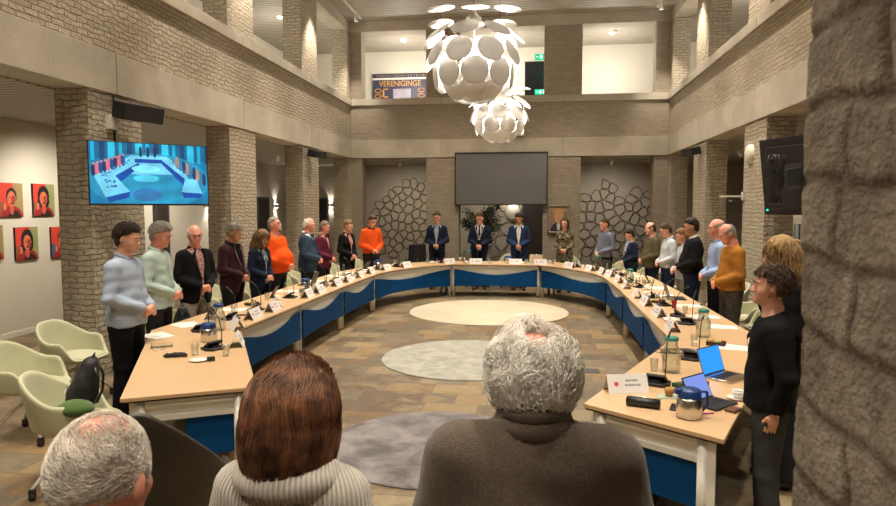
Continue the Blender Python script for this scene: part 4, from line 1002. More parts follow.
def tv(name, M, w, h, lab, on):
    rt = empty(name, (0, 0, 0), 0, lab, 'television'); rt.matrix_world = M      # local: screen faces -y
    m = MB(); m.box(-w/2, w/2, 0, .035, -h/2, h/2); m.build('casing', BLACK, rt, bevel=.004)
    m = MB(); m.box(-w/2+.12, w/2-.12, .035, .075, -h/2+.08, h/2-.1); m.build('back_housing', BLACK, rt, bevel=.008)
    if on: painted('picture', raster(250, 140, tv_image), w-.025, h-.03, Matrix.Translation((0, -.003, .003)), rt, emit=1.5)
    else:
        m = MB(); m.box(-w/2+.01, w/2-.01, -.002, 0, -h/2+.015, h/2-.01); m.build('screen_glass', plain('tv_glass', (.01, .01, .012), .1, var=0), rt)
        m = MB(); m.ball((w/2-.05, .04, -h/2+.06), .009, 8); m.build('status_light', plain('green_led', (0, .8, .3), .4, emit=(0, 1, .35), estr=6, var=0), rt, uv=False)
    m = MB(); m.box(-.2, .2, .07, .1, -.15, .15); m.box(-.03, .03, .1, .3, -.1, .1); m.build('mount', DGREY, rt)
    return rt
pa = Vector((-4.98, 7.3, 0)); pb = Vector((-4.13, 8.27, 0)); ctr = (pa+pb)/2; ang = math.atan2(pb.y-pa.y, pb.x-pa.x)
TL = (aty(88, 138, 6.8)); 
tva = aty(88, 171, 6.85); tvb = aty(208, 177, 7.75); 
print('tv', tva, tvb)
ctr = (tva+tvb)/2; ang = math.atan2(tvb.y-tva.y, tvb.x-tva.x)
tv('television', Matrix.Translation(ctr) @ Matrix.Rotation(ang, 4, 'Z') @ Matrix.Rotation(R(-4), 4, 'X'), (tvb.xy-tva.xy).length, .745, 'wide television on the left pillar showing a blue-tinted live view of the meeting', True)
q = (atx(116, 190, XL)); m = MB(); m.tube([(XL+.012, q.y, 2.78), (XL+.012, q.y, 3.36)], .012, 6); props(m.build('television_cable', BLACK, uv=False), 'thin black cable running up the left pillar and beam above the television', 'cable')
# right television seen from behind
pa = aty(769, 175, 8.5); pb = aty(850, 175, 7.45); ctr = (pa+pb)/2; ang = math.atan2(pa.y-pb.y, pa.x-pb.x)
rtv = tv('television', Matrix.Translation(ctr) @ Matrix.Rotation(ang, 4, 'Z') @ Matrix.Rotation(R(-8), 4, 'X'), 1.3, .92, 'black television seen from behind on a stand beside the near pillar on the right', False)
bn = Vector((-math.sin(ang), math.cos(ang), 0)); q = ctr+bn*.1
st = MB(); st.tube([(q.x, q.y, 0.02), (q.x, q.y, ctr.z-.56)], .035, 10); st.box(q.x-.2, q.x+.2, q.y-.2, q.y+.2, 0, .03); props(st.build('television_stand', BLACK, uv=False), 'black pole stand under the television on the right', 'stand')
cb = MB(); rs = random.Random(5); q = ctr+bn*.5
for k in range(9):
    x0 = q.x+rs.random()*.1; y0 = q.y; pts = [(x0+rs.uniform(-.05, .05), y0+rs.uniform(-.05, .05), ctr.z+.22-.09*i) for i in range(7)]; cb.tube(pts, .008, 5)
props(cb.build('cable_bundle', BLACK, uv=False), 'tangle of black cables hanging behind the right television', 'cables')
# wall speakers
def speaker(p, w, h, rz, rx, lab):
    rt = empty('wall_speaker', p, 0, lab, 'speaker', 'black wall speakers'); rt.rotation_euler = (rx, 0, rz)
    m = MB(); m.box(-w/2, w/2, -.1, .1, -h/2, h/2); m.build('cabinet', BLACK, rt, bevel=.012)
    m = MB(); m.box(-w/2+.012, w/2-.012, -.108, -.1, -h/2+.012, h/2-.012); m.build('grille', plain('speaker_grille', (.02, .02, .02), .8, bump=.5, bscale=400), rt)
    m = MB(); m.box(-.04, .04, .1, .22, -.04, .04); m.build('bracket', METAL, rt)
q = Vector((XL+.24, 7.55, 3.17)); speaker(q, .6, .2, R(74), R(12), 'black wall speaker on the left beam above the television')
q = atx(317, 154, XL+.2); speaker(q, .5, .16, R(78), R(12), 'small black wall speaker high on the third left pillar')
q = atx(691, 151.5, XR-.2); speaker(q, .5, .16, R(-78), R(12), 'small black wall speaker high at the last pillar on the right')
q = atx(112, 123, XL+.035); downbox('junction_box', q, (.07, .14, .16), OFFW, 'white square junction box on the left pillar above the television', 'junction box')
q = atx(712, 161, AXR-.024); downbox('sensor_box', q, (.05, .12, .1), OFFW, 'small white sensor box high on the right aisle between pillars', 'sensor')
q = atx(751, 154, XR); rt = empty('round_wall_speaker', (XR, q.y, q.z), 0, 'round white loudspeaker disc on the second pillar on the right', 'speaker')
m = MB(); m.lathe([(.001, .07), (.12, .065), (.15, .04), (.16, 0)], 24, M=Matrix.Rotation(-PI/2, 4, 'Y'), cap=False); m.build('disc', OFFW, rt, uv=False)
rt = empty('security_camera', (XR, 11.44, 2.18), 0, 'small camera on a white bracket arm at the right pillar', 'camera')
m = MB(); m.box(-.36, .0, -.015, .015, 0, .03); m.box(-.03, .0, -.04, .03, -.05, .09); m.box(-.36, -.33, -.1, .1, .0, .025); m.build('bracket_arm', OFFW, rt); m = MB(); m.ball((-.2, 0, -.09), .055, 10); m.tube([(-.2, 0, -.05), (-.2, 0, .01)], .01, 5); m.build('lens_dome', BLACK, rt, uv=False)

# exit signs, painted banner sign in the upper gallery
EXG = plain('exit_green', (0, .3, .2), .4, emit=(0, .42, .17), estr=1.3, var=0); EXW = plain('exit_white', (.9, 1, .95), .4, emit=(.8, 1, .9), estr=1.2, var=0)
def exit_sign(p, s, lab):
    rt = empty('exit_sign', p, 0, lab, 'exit sign', 'green emergency exit signs')
    m = MB(); m.box(-.19*s, .19*s, -.03, .03, -.085*s, .085*s); m.build('light_box', EXG, rt, bevel=.004)
    m = MB()
    for a in ((-.04, .02, -.05, .05),): m.box(a[0]*s, a[1]*s, -.034, -.03, a[2]*s, a[3]*s)
    m.box(-.15*s, -.09*s, -.034, -.03, -.008*s, .008*s); m.box(.09*s, .12*s, -.034, -.03, -.045*s, .03*s); m.box(.075*s, .14*s, -.034, -.03, -.01*s, .006*s)
    m.ball((.11*s, -.033, .045*s), .014*s, 6); m.build('pictogram', EXW, rt, uv=False)
exit_sign(aty(541.5, 57, 19.3), 1., 'green emergency exit sign hanging in the upper gallery above the dark doorway')
exit_sign(aty(540.5, 92, YW-.2), .9, 'green emergency exit sign lower down at the dark doorway in the upper gallery')
m = MB(); a = aty(525, 62, YW); b = aty(552, 100, YW); m.box(a.x, b.x, YW-.04, YW, 4.0, a.z); o = m.build('door_6', plain('dark_window', (.012, .014, .018), .15, var=0)); struct(o)
q = aty(519, 80, YW-.05); 
a = aty(376, 74, YW-.1); b = aty(427, 98, YW-.1)
rt = empty('painted_sign', ((a.x+b.x)/2, YW-.06, 0), 0, 'dark blue sign with orange lettering in the left opening of the upper gallery', 'sign'); W2 = (b.x-a.x)/2+.12; z1 = a.z; z0 = z1-1.3
NAVY = plain('sign_navy', (.05, .045, .09), .5, var=.05); ORG = plain('sign_orange', (.75, .38, .08), .5, var=.05); WH = plain('sign_white', (.8, .77, .68), .5)
m = MB(); m.box(-W2, W2, -.02, .02, z0, z1-.19); m.build('main_board', NAVY, rt)
m = MB(); m.box(-W2, W2, -.02, .02, z1-.13, z1); m.build('top_board', NAVY, rt); m = MB(); m.box(-W2, W2, -.025, .02, z1-.19, z1-.13); m.build('white_strip', WH, rt)
def text(body, size, M, mat, parent, name='lettering', ext=.003, sx=1.):
    c = bpy.data.curves.new(name, 'FONT'); c.body = body; c.size = size; c.extrude = ext; c.align_x = 'CENTER'; c.align_y = 'CENTER'; c.materials.append(mat)
    t = bpy.data.objects.new(name+'_curve', c); COL.objects.link(t); bpy.context.view_layer.update(); me = bpy.data.meshes.new_from_object(t.evaluated_get(bpy.context.evaluated_depsgraph_get())); bpy.data.objects.remove(t)
    o = bpy.data.objects.new(name, me); COL.objects.link(o); o.parent = parent; o.matrix_local = M @ Matrix.Diagonal((sx, 1, 1, 1)); return o
RX = Matrix.Rotation(PI/2, 4, 'X')
text('VERENIGINGE', .25, Matrix.Translation((-.05, -.025, z1-.32)) @ RX, ORG, rt, sx=.86)
m = MB(); r2 = random.Random(3); x = -W2+.12
while x < W2-.1:
    w = r2.uniform(.02, .05); h = r2.uniform(.03, .08); m.box(x, x+w*.5, -.024, -.02, z1-.065-h/2, z1-.065+h/2); m.box(x, x+w, -.024, -.02, z1-.07, z1-.055); x += w+r2.uniform(.01, .05)
m.build('worn_lettering', plain('worn_letter', (.45, .36, .2), .6), rt)
m = MB()
for x in (-W2+.18, W2-.3):
    for z in (z1-.53, z1-.7): m = MB(); m.tube([(x+.1*math.cos(t*PI/6), -.03, z+.06*math.sin(t*PI/6)) for t in range(12)], .014, 5, closed=True); m.build('ring_ornament', ORG, rt, uv=False)
m = MB()
m.box(-W2+.33, -W2+.38, -.03, -.02, z1-.75, z1-.46); m.box(-W2+.33, -W2+.5, -.03, -.02, z1-.5, z1-.46); m.box(-W2+.33, -W2+.5, -.03, -.02, z1-.75, z1-.71)
m.build('bracket_ornament', ORG, rt, uv=False); m = MB(); m.box(W2-.12, W2-.05, -.03, -.02, z1-.6, z1-.24); m.build('bar_ornament', ORG, rt, uv=False)
m = MB(); m.box(-.27, .3, -.03, -.02, z0+.02, z1-.48); m.build('centre_picture', plain('sign_mauve', (.36, .32, .4), .5, var=.2, nscale=4), rt)
for px, py, y, w in ((264, 10, None, 'in the left gallery'), (405, 42, 19.3, 'in the left opening of the back gallery'), (615, 34, 19.0, 'in the right opening of the back gallery')):
    q = aty(px, py, y) if y else atx(px, py, -6.3); z = ZUC
    m = MB(); m.lathe([(.001, -.06), (.05, -.06), (.07, -.03), (.07, 0)], 14, cap=False); o = m.build('smoke_detector', WHITEP, uv=False); o.location = (q.x, q.y, z); props(o, f'small white smoke detector on the ceiling {w}', 'smoke detector')
# indoor tree behind the mayor
def tree(p, lab):
    rt = empty('indoor_tree', p, 0, lab, 'plant'); rs = random.Random(11)
    t = MB(); t.tube([(0, 0, .3), (.03, 0, .9), (-.02, .02, 1.8)], [.03, .025, .02], 7)
    tips = []
    for k in range(26):
        a = rs.uniform(0, 2*PI); z = rs.uniform(.7, 1.75); l = rs.uniform(.3, .65); e = Vector((math.cos(a)*l, math.sin(a)*l*.7, z+rs.uniform(.1, .5))); t.tube([(0, 0, z), e*.5+Vector((0, 0, z*.5+.04)), e], [.01, .007, .003], 4); tips.append((Vector((0, 0, z)), e))
    t.build('trunk', plain('bark', (.1, .06, .03), .9), rt, uv=False)
    lf = MB()
    for k in range(3200):
        a, b = rs.choice(tips); c = a.lerp(b, rs.uniform(.3, 1.1))+Vector((rs.gauss(0, .06), rs.gauss(0, .06), rs.gauss(0, .07))); u = Vector((rs.gauss(0, 1), rs.gauss(0, 1), rs.gauss(0, .5))).normalized()*rs.uniform(.03, .06); v = u.cross(Vector((rs.gauss(0, 1), rs.gauss(0, 1), rs.gauss(0, 1)))).normalized()*.016
        lf.poly([c-u, c-v, c+u, c+v])
    lf.build('foliage', plain('leaf_green', (.028, .04, .016), .5, var=.3), rt, uv=False)
    m = MB(); m.lathe([(.16, 0), (.2, .35), (.18, .35), (.17, .3), (.001, .3)], 20); m.build('pot', DGREY, rt, uv=False)
q = aty(480, 240, 19.4); tree((q.x, q.y, 0), 'leafy dark green indoor tree behind the person wearing a chain of office')
# rugs
def rug(c, r, mat, lab):
    m = MB(); n = 72
    m.lathe([(.001, .018), (r-.02, .018), (r, .012), (r+.004, .004), (r, 0)], n, cap=False); o = m.build('round_rug', mat, uv=False); o.location = (c[0], c[1], .001); props(o, lab, 'rug', 'round rugs on the slate floor')
def rugmat(name, c1, c2, sc, bl=.3):
    m, nt, b = new_mat(name); tc = N(nt, 'ShaderNodeTexCoord'); n1 = N(nt, 'ShaderNodeTexNoise', Scale=sc, Detail=7., Roughness=.65, Distortion=.4); L(nt, tc.outputs['Object'], n1.inputs['Vector'])
    mr = N(nt, 'ShaderNodeMapRange'); mr.inputs[1].default_value = .38; mr.inputs[2].default_value = .62; L(nt, n1.outputs['Fac'], mr.inputs[0])
    mx = N(nt, 'ShaderNodeMix', data_type='RGBA'); mx.inputs[6].default_value = (*c1, 1); mx.inputs[7].default_value = (*c2, 1); L(nt, mr.outputs[0], mx.inputs[0]); L(nt, mx.outputs[2], b.inputs['Base Color'])
    b.inputs['Roughness'].default_value = .95; b.inputs['Sheen Weight'].default_value = .3
    n2 = N(nt, 'ShaderNodeTexNoise', Scale=160., Detail=3.); L(nt, tc.outputs['Object'], n2.inputs['Vector']); bp = N(nt, 'ShaderNodeBump', Strength=.5, Distance=.01); L(nt, n2.outputs['Fac'], bp.inputs['Height']); L(nt, bp.outputs[0], b.inputs['Normal'])
    return m
rug((-.87, 12.45), 1.52, rugmat('rug_cream', (.50, .44, .33), (.56, .5, .38), 1.5), 'large cream round rug furthest from the camera')
rug((-.87, 8.5), 1.14, rugmat('rug_ivory', (.27, .265, .23), (.43, .42, .37), 4.5), 'mottled ivory-grey round rug, the middle one of three')
rug((-.82, 5.3), .88, rugmat('rug_mauve', (.085, .075, .08), (.26, .235, .24), 3.2), 'mauve-grey round rug nearest the camera')
for px, py, w in ((591, 371, 'right of the middle rug'), (407, 424, 'hidden')):
    if w != 'hidden':
        q = atz(px, py); m = MB(); m.box(-.1, .1, -.1, .1, 0, .006); o = m.build('floor_outlet', DGREY, bevel=.002); o.location = q; props(o, 'small dark square floor outlet '+w, 'floor outlet')
# ------------------------------------------------------------------ meeting table
WOOD_M, _nt, _b = new_mat('light_beech_top')
_tc = N(_nt, 'ShaderNodeTexCoord'); _mp = N(_nt, 'ShaderNodeMapping'); _mp.inputs['Scale'].default_value = (2, 22, 2); _mp.inputs['Rotation'].default_value = (0, 0, .6); L(_nt, _tc.outputs['Object'], _mp.inputs['Vector'])
_n = N(_nt, 'ShaderNodeTexNoise', Scale=2., Detail=5.); L(_nt, _mp.outputs[0], _n.inputs['Vector'])
_mx = N(_nt, 'ShaderNodeMix', data_type='RGBA'); _mx.inputs[6].default_value = (.50, .325, .175, 1); _mx.inputs[7].default_value = (.64, .44, .26, 1); L(_nt, _n.outputs['Fac'], _mx.inputs[0]); L(_nt, _mx.outputs[2], _b.inputs['Base Color'])
_b.inputs['Roughness'].default_value = .35
EDGE = plain('table_edge', (.40, .25, .12), .5, var=.1); BLUE = plain('blue_panel', (.0, .055, .19), .7, var=.06, bump=.1, bscale=200, spec=.15); WLEG = plain('white_steel', (.82, .8, .74), .4, var=.02)
innerL = [(-1.94, 4.3), (-3.05, 6.4), (-3.05, 8.35), (-3.05, 10.3), (-3.0, 12.2), (-2.86, 12.9), (-2.58, 13.55), (-2.22, 14.1), (-1.83, 14.5)]
TW = .87
def normals(pts, s, open_end=True):
    ns = []
    seg_ = []
    for a, b in zip(pts, pts[1:]):
        d = Vector((b[0]-a[0], b[1]-a[1])).normalized(); seg_.append(Vector((-d.y, d.x))*s)
    for i in range(len(pts)):
        if i == 0: n = seg_[0]
        elif i == len(pts)-1: n = seg_[-1]
        else:
            n = (seg_[i-1]+seg_[i]).normalized(); n = n/max(.5, n.dot(seg_[i]))
        ns.append(n)
    return ns
def full_path():
    right_ = [(2*XC-x, y) for x, y in innerL][::-1]
    P = innerL+right_; return P, normals(P, 1)
PATH, PN = full_path(); PATH[-1] = (.32, 4.2); PN[-1] = Vector((.82, -.655))      # runs left front -> head -> right front, normals outward
NL = len(innerL)
units = [(0, 1), (1, 2), (2, 3), (3, 4), (4, 8), (8, 9), (9, 13), (13, 14), (14, 15), (15, 16), (16, 17)]
uname = ['nearest left unit, its end towards the camera', 'second unit on the left, behind the kink', 'third unit on the left side', 'fourth unit on the left side', 'curved left corner unit at the far end', 'straight head unit at the far end', 'curved right corner unit at the far end', 'fourth unit on the right side', 'third unit on the right side', 'second unit on the right side', 'nearest right unit, its end towards the camera']
def off(i, d): return Vector(PATH[i])+PN[i]*d
def strip(ids, d, shrink=.0):
    """points along the inner edge offset outwards by d, ends shortened"""
    P = [off(i, d) for i in ids]
    if shrink:
        P[0] = P[0]+(P[1]-P[0]).normalized()*shrink; P[-1] = P[-1]+(P[-2]-P[-1]).normalized()*shrink
    return P
def resample(P, n):
    Ls = [0]
    for a, b in zip(P, P[1:]): Ls.append(Ls[-1]+(b-a).length)
    out = []
    for k in range(n+1):
        t = Ls[-1]*k/n; i = max(j for j in range(len(P)) if Ls[j] <= t+1e-9); i = min(i, len(P)-2)
        u = (t-Ls[i])/(Ls[i+1]-Ls[i]); out.append(P[i].lerp(P[i+1], u))
    return out
for ui, (a, b) in enumerate(units):
    ids = list(range(a, b+1)); c = (off(a, TW/2)+off(b, TW/2))/2
    rt = empty('conference_table', (c.x, c.y, 0), 0, f'light wood and blue conference table, {uname[ui]}', 'table', 'units of the oval conference table')
    o3 = Vector((c.x, c.y))
    inn = strip(ids, 0, .004); out = strip(ids, TW, .004)
    pts = [(p-o3)[:] for p in inn]+[(p-o3)[:] for p in out[::-1]]
    m = MB(); m.prism(pts[::-1], .712, .74); tt = m.build('tabletop', WOOD_M, rt, bevel=.004)
    inn2 = strip(ids, .012, .016); out2 = strip(ids, TW-.012, .016); pts2 = [(p-o3)[:] for p in inn2]+[(p-o3)[:] for p in out2[::-1]]
    m = MB(); m.prism(pts2[::-1], .700, .7115); m.build('shadow_gap_strip', DOORM, tt)  # dark strip standing in for the shaded gap below the tabletop
    def panel(P, zt, zb, th, name, mat, par=rt):
        m = MB(); n = len(P)
        for i in range(n-1):
            p, q = P[i]-o3, P[i+1]-o3; d = (q-p).normalized(); nn = Vector((-d.y, d.x))*th
            z0a, z0b, z1a, z1b = zb(i/(n-1)), zb((i+1)/(n-1)), zt(i/(n-1)), zt((i+1)/(n-1))
            A = [(p.x, p.y, z0a), (q.x, q.y, z0b), (q.x, q.y, z1b), (p.x, p.y, z1a)]; B = [(x+nn.x, y+nn.y, z) for x, y, z in A]
            m.poly(A); m.poly(B[::-1]); m.poly([A[3], A[2], B[2], B[3]]); m.poly([A[1], A[0], B[0], B[1]])
            if i == 0: m.poly([A[0], A[3], B[3], B[0]])
            if i == n-2: m.poly([A[2], A[1], B[1], B[2]])
        return m.build(name, mat, par)
    P = resample(strip(ids, .055, .05), 28)
    panel(P, lambda t: .615-.115*math.sin(PI*t)**1.5, lambda t: .235+.02*math.sin(PI*t), .018, 'modesty_panel', BLUE)
    P = resample(strip(ids, .085, .03), 12)
    panel(P, lambda t: .698, lambda t: .42, .018, 'apron', WLEG)
    for (i, sgn) in ((0, 1), (-1, -1)):
        e0 = strip(ids, .085+.035, .06)[i]; e1 = strip(ids, TW-.12, .07)[i]
        for e in (e0, e1):
            q = e-o3; m = MB(); m.prism([(q.x+.035*math.cos(t*PI/6), q.y+.035*math.sin(t*PI/6)) for t in range(12)], .012, .70, smooth=True); lg = m.build('leg', WLEG, rt)
            f = MB(); f.lathe([(.001, .0), (.03, .0), (.03, .012), (.001, .012)], 12, M=Matrix.Translation((q.x, q.y, 0)), cap=False); f.build('foot', BLACK, lg, uv=False)
        m = MB(); a3 = Vector((*(e0-o3), .66)); b3 = Vector((*(e1-o3), .66)); m.tube([a3, b3], .02, 6); m.build('cross_bar', WLEG, rt, uv=False)
    if ui in (0, 10):
        # end facing the camera: white frame and blue end panel
        k = 0 if ui == 0 else 17; kk = 1 if ui == 0 else 16
        d = (Vector(PATH[kk])-Vector(PATH[k])).normalized()*.05
        A = off(k, .05)+d; Bq = off(k, TW-.05)+d; w = (Bq-A)
        def ep(t, z, s=0): p = A+w*t+d*s-o3; return (p.x, p.y, z)
        m = MB()
        def slab(t0, t1, z00, z01, z10, z11, s0=0., s1=.4):
            f = [ep(t0, z00, s0), ep(t1, z01, s0), ep(t1, z11, s0), ep(t0, z10, s0)]; g = [ep(t0, z00, s1), ep(t1, z01, s1), ep(t1, z11, s1), ep(t0, z10, s1)]
            m.poly(f); m.poly(g[::-1])
            for i in range(4): j = (i+1) % 4; m.poly([f[i], g[i], g[j], f[j]])
        slab(0, 1, .64, .64, .70, .70); slab(0, .06, .1, .1, .64, .64); slab(.94, 1, .1, .1, .64, .64); slab(.06, .94, .585, .585, .64, .64, .35, .5); slab(.06, .94, .55, .55, .585, .585); m.build('end_frame', WLEG, rt)
        m = MB(); n = 10; tm = .55 if ui == 0 else 1.
        for i in range(n):
            t0, t1 = i/n*tm, (i+1)/n*tm; f = lambda t: .60-.09*t; slab(t0, t1, .27, .27, f(t0), f(t1), .5, .7)
        m.build('end_panel', BLUE, rt)

# ------------------------------------------------------------------ chairs
GRN = plain('pale_green_fabric', (.46, .455, .30), .8, var=.04, bump=.15, bscale=250, sheen=.2); BOLIVE = plain('dark_brown_leather', (.028, .021, .014), .42, var=.2, nscale=5, bump=.25, bscale=40)
def shell_chair(name, mat, label, cat='chair', group=None, back=.83, arm=.655, seat=.44, w=.31, base=True, basemat=WHITEP, flare=.05, backang=48, blend=34):
    rt = empty(name, (0, 0, 0), 0, label, cat, group)
    nth, nv = 48, 12; V = []; F = []
    S = lambda x: (lambda t: t*t*(3-2*t))(min(1, max(0, x)))
    for j in range(nv+1):
        v = j/nv
        for i in range(nth):
            th = -PI+2*PI*i/nth; ad = abs(math.degrees(th)); rim = seat+.03+(arm-seat-.03)*S((128-ad)/26)+(back-arm)*S((backang+blend-ad)/(2*blend))
            fb = S((100-ad)/60)
            if v < .5: r = w*(.02+.93*(v/.5)); z = seat-.025+.03*(v/.5)**3
            else:
                t = (v-.5)/.5; r = w*(.95+.07*math.sin(t*PI/2))+flare*fb*t**1.5*(rim-seat)/.38; z = seat+.005+(rim-seat-.005)*t**1.15
            V.append((math.sin(th)*r*1.02, -math.cos(th)*r*.95, z))
    for j in range(nv):
        for i in range(nth):
            i2 = (i+1) % nth; F.append((j*nth+i, j*nth+i2, (j+1)*nth+i2, (j+1)*nth+i))
    F.append(tuple(range(nth))[::-1])
    me = bpy.data.meshes.new('shell'); me.from_pydata(V, [], F); me.materials.append(mat); me.polygons.foreach_set('use_smooth', [True]*len(F)); o = bpy.data.objects.new('shell', me); COL.objects.link(o); o.parent = rt
    md = o.modifiers.new('t', 'SOLIDIFY'); md.thickness = .035; md.offset = -1; md.use_rim = True; md2 = o.modifiers.new('s', 'SUBSURF'); md2.levels = md2.render_levels = 1
    m = MB(); m.lathe([(.001, seat+.05), (w*.7, seat+.05), (w*.86, seat+.035), (w*.9, seat+.01), (w*.85, seat-.0)], 32, M=Matrix.Diagonal((1, .95, 1, 1)), cap=False); m.build('seat_cushion', mat, rt, uv=False)
    if base:
        m = MB(); m.tube([(0, 0, seat-.03), (0, 0, .14)], .025, 10); m.tube([(0, 0, seat-.02), (0, 0, seat-.06)], [.11, .05], 12); m.build('column', basemat, rt, uv=False)
        for k in range(4):
            a = PI/4+PI/2*k; c, s_ = math.cos(a), math.sin(a)
            m = MB(); m.tube([(c*.02, s_*.02, .33), (c*.12, s_*.12, .27), (c*.33, s_*.33, .075)], [.018, .017, .014], 8); lg = m.build('leg', basemat, rt, uv=False)
            m = MB(); m.lathe([(.001, -.018), (.026, -.018), (.028, 0), (.026, .018), (.001, .018)], 14, M=Matrix.Translation((c*.33, s_*.33+.0, .028)) @ Matrix.Rotation(PI/2, 4, 'X'), cap=False); m.box(c*.33-.02, c*.33+.02, s_*.33-.02, s_*.33+.02, .045, .075); m.build('caster', BLACK, lg, uv=False)
    return rt
ch0 = shell_chair('shell_chair', GRN, 'pale green tub chair on a white four-star base, pushed back furthest left', group='pale green meeting chairs')
used0 = [False]
def green_chair(x, y, face, label):
    c = ch0 if not used0[0] else copy_tree(ch0); used0[0] = True
    c.location = (x, y, 0); c.rotation_euler = (0, 0, R(face-90)); c['label'] = label; return c
def office_chair(x, y, face, label):
    rt = empty('office_chair', (x, y, 0), R(face-90), label, 'chair', 'black office chairs at the head of the table')
    m = MB(); m.prism([(.24*math.copysign(abs(math.cos(t))**.5, math.cos(t)), .23*math.copysign(abs(math.sin(t))**.5, math.sin(t))) for t in [2*PI*i/24 for i in range(24)]], .44, .51); m.build('seat', BLACK, rt, bevel=.02)
    m = MB(); n = 8
    for i in range(n):
        t0, t1 = -1+2*i/n, -1+2*(i+1)/n; y = lambda t: -.27+.05*t*t
        A = [(t0*.235, y(t0), .6), (t1*.235, y(t1), .6), (t1*.21, y(t1)-.06, 1.06), (t0*.21, y(t0)-.06, 1.06)]; m.poly(A)
    o = m.build('backrest', BLACK, rt); md = o.modifiers.new('t', 'SOLIDIFY'); md.thickness = .03; md = o.modifiers.new('b', 'BEVEL'); md.width = .01
    m = MB(); m.tube([(0, -.1, .44), (0, -.27, .5), (0, -.3, .7)], .02, 8); m.build('back_support', DGREY, rt, uv=False)
    for sd in (-1, 1): m = MB(); m.tube([(sd*.2, -.1, .46), (sd*.28, -.1, .5), (sd*.28, -.1, .68)], .015, 6); m.box(sd*.28-.03, sd*.28+.03, -.2, .08, .68, .705); m.build('armrest', BLACK, rt, uv=False)
    m = MB(); m.tube([(0, 0, .44), (0, 0, .1)], .03, 10); m.build('column', METAL, rt, uv=False)
    for k in range(5):
        a = 2*PI*k/5+.3; m = MB(); m.tube([(0, 0, .13), (math.cos(a)*.3, math.sin(a)*.3, .07)], [.025, .015], 6); lg = m.build('leg', METAL, rt, uv=False)
        m = MB(); m.ball((math.cos(a)*.3, math.sin(a)*.3, .029), .028, 8); m.build('caster', BLACK, lg, uv=False)

# ------------------------------------------------------------------ people
CL = dict(
 ltblue=cloth('light_blue_shirt', (.36, .43, .56)), mint=cloth('mint_shirt', (.42, .53, .50)), black=cloth('black_wool', (.007, .007, .009)), navy=cloth('navy_wool', (.012, .018, .04)),
 suit=cloth('blue_suit', (.03, .05, .09)), bluej=cloth('bright_blue_jacket', (.02, .04, .10)), maroon=cloth('maroon_velvet', (.03, .005, .009), sheen=.15), maroon2=cloth('maroon_blazer', (.09, .015, .03)),
 orange=cloth('orange_knit', (.78, .085, .008)), orange2=cloth('orange_red_knit', (.74, .09, .015)), patt=cloth('blue_white_print', (.45, .47, .5), pattern='spots', col2=(.06, .08, .15), scale=55.),
 dress=cloth('leaf_print', (.30, .25, .17), pattern='spots', col2=(.03, .03, .025), scale=26.), greyb=cloth('grey_blue_check', (.19, .21, .28), pattern='stripe', col2=(.13, .14, .2), scale=60.), olive=cloth('olive_knit', (.085, .07, .04)),
 pale=cloth('pale_blue_shirt', (.47, .52, .57)), sky=cloth('sky_blue_shirt', (.33, .44, .68)), must=cloth('mustard_knit', (.40, .17, .03)), pink=cloth('pink_blouse', (.55, .25, .22)),
 flor=cloth('red_floral_shirt', (.5, .42, .38), pattern='spots', col2=(.3, .06, .06), scale=70.), beige=cloth('beige_trousers', (.36, .32, .26)), jeans=cloth('blue_jeans', (.03, .05, .10)), djeans=cloth('grey_jeans', (.05, .052, .05)), dnavy=cloth('dark_navy_jeans', (.015, .022, .05)),
 tan=cloth('grey_check_trousers', (.12, .10, .09), pattern='check', col2=(.07, .06, .05), scale=40.), white=cloth('white_shirt', (.75, .74, .72)), tweed=None, scarf=cloth('grey_scarf', (.4, .44, .5), pattern='stripe', col2=(.2, .23, .3), scale=25.), khaki=cloth('khaki_trousers', (.3, .27, .2)))
BRN = ('brown', (.075, .045, .025)); DBR = ('dark_brown', (.028, .018, .012)); GRY = ('grey', (.32, .29, .25)); WHT = ('white', (.66, .60, .54), .6, .8); BLD = ('blond', (.42, .27, .12)); LBR = ('light_brown', (.2, .11, .055)); RED = ('auburn', (.17, .065, .025)); GRW = ('grey', (.32, .29, .25))
P_ = []
def pp(desc, loc, face, h, side, **k):
    P_.append((desc, loc, face, h, side, k))
pp('dark-haired man in a light blue shirt', (-3.78, 5.58), 2, 1.86, 'L', top='shirt', tmat=CL['ltblue'], hair='short', hcol=DBR, tilt=16, pmat=CL['black'], girth=.03, skin='fair')
pp('grey-haired man in a mint shirt', (-4.12, 6.65), 5, 1.85, 'L', top='shirt', tmat=CL['mint'], hair='short', hcol=GRY, tilt=22, girth=.02, skin='pink')
pp('bald man with glasses in a dark cardigan', (-4.2, 7.6), -28, 1.80, 'L', top='jacket', tmat=CL['black'], inner=CL['flor'], hair='bald', hcol=WHT, tilt=12, turn=-18, glasses=True, pmat=CL['beige'], skin='pink', girth=.02)
pp('grey-haired man in a maroon velvet jacket', (-4.28, 8.75), -8, 1.80, 'L', top='jacket', tmat=CL['maroon'], hair='short', hcol=GRY, tilt=26, skin='tan', girth=.03, hem=.72, inner=CL['black'])
pp('wavy-haired blond woman in a dark cardigan', (-4.12, 9.35), -20, 1.69, 'L', top='jacket', tmat=CL['navy'], inner=CL['patt'], female=True, hair='long', hcol=LBR, tilt=26)
pp('stout bearded man in an orange sweater', (-4.22, 10.2), -8, 1.86, 'L', top='sweater', tmat=CL['orange'], hair='thin', hcol=GRY, tilt=-6, girth=.105, beard=True, skin='pink', hem=.9)
pp('bald white-haired man in a blue suit', (-4.17, 11.55), 8, 1.83, 'L', top='jacket', tmat=CL['suit'], hair='bald', hcol=WHT, tilt=16, girth=.055, skin='pink', tie=CL['navy'])
pp('grey-haired person in a maroon blazer', (-4.15, 12.4), -5, 1.76, 'L', top='jacket', tmat=CL['maroon2'], inner=CL['pink'], hair='crop', hcol=('grey_brown', (.2, .15, .12)), tilt=18, skin='pink', girth=.02)
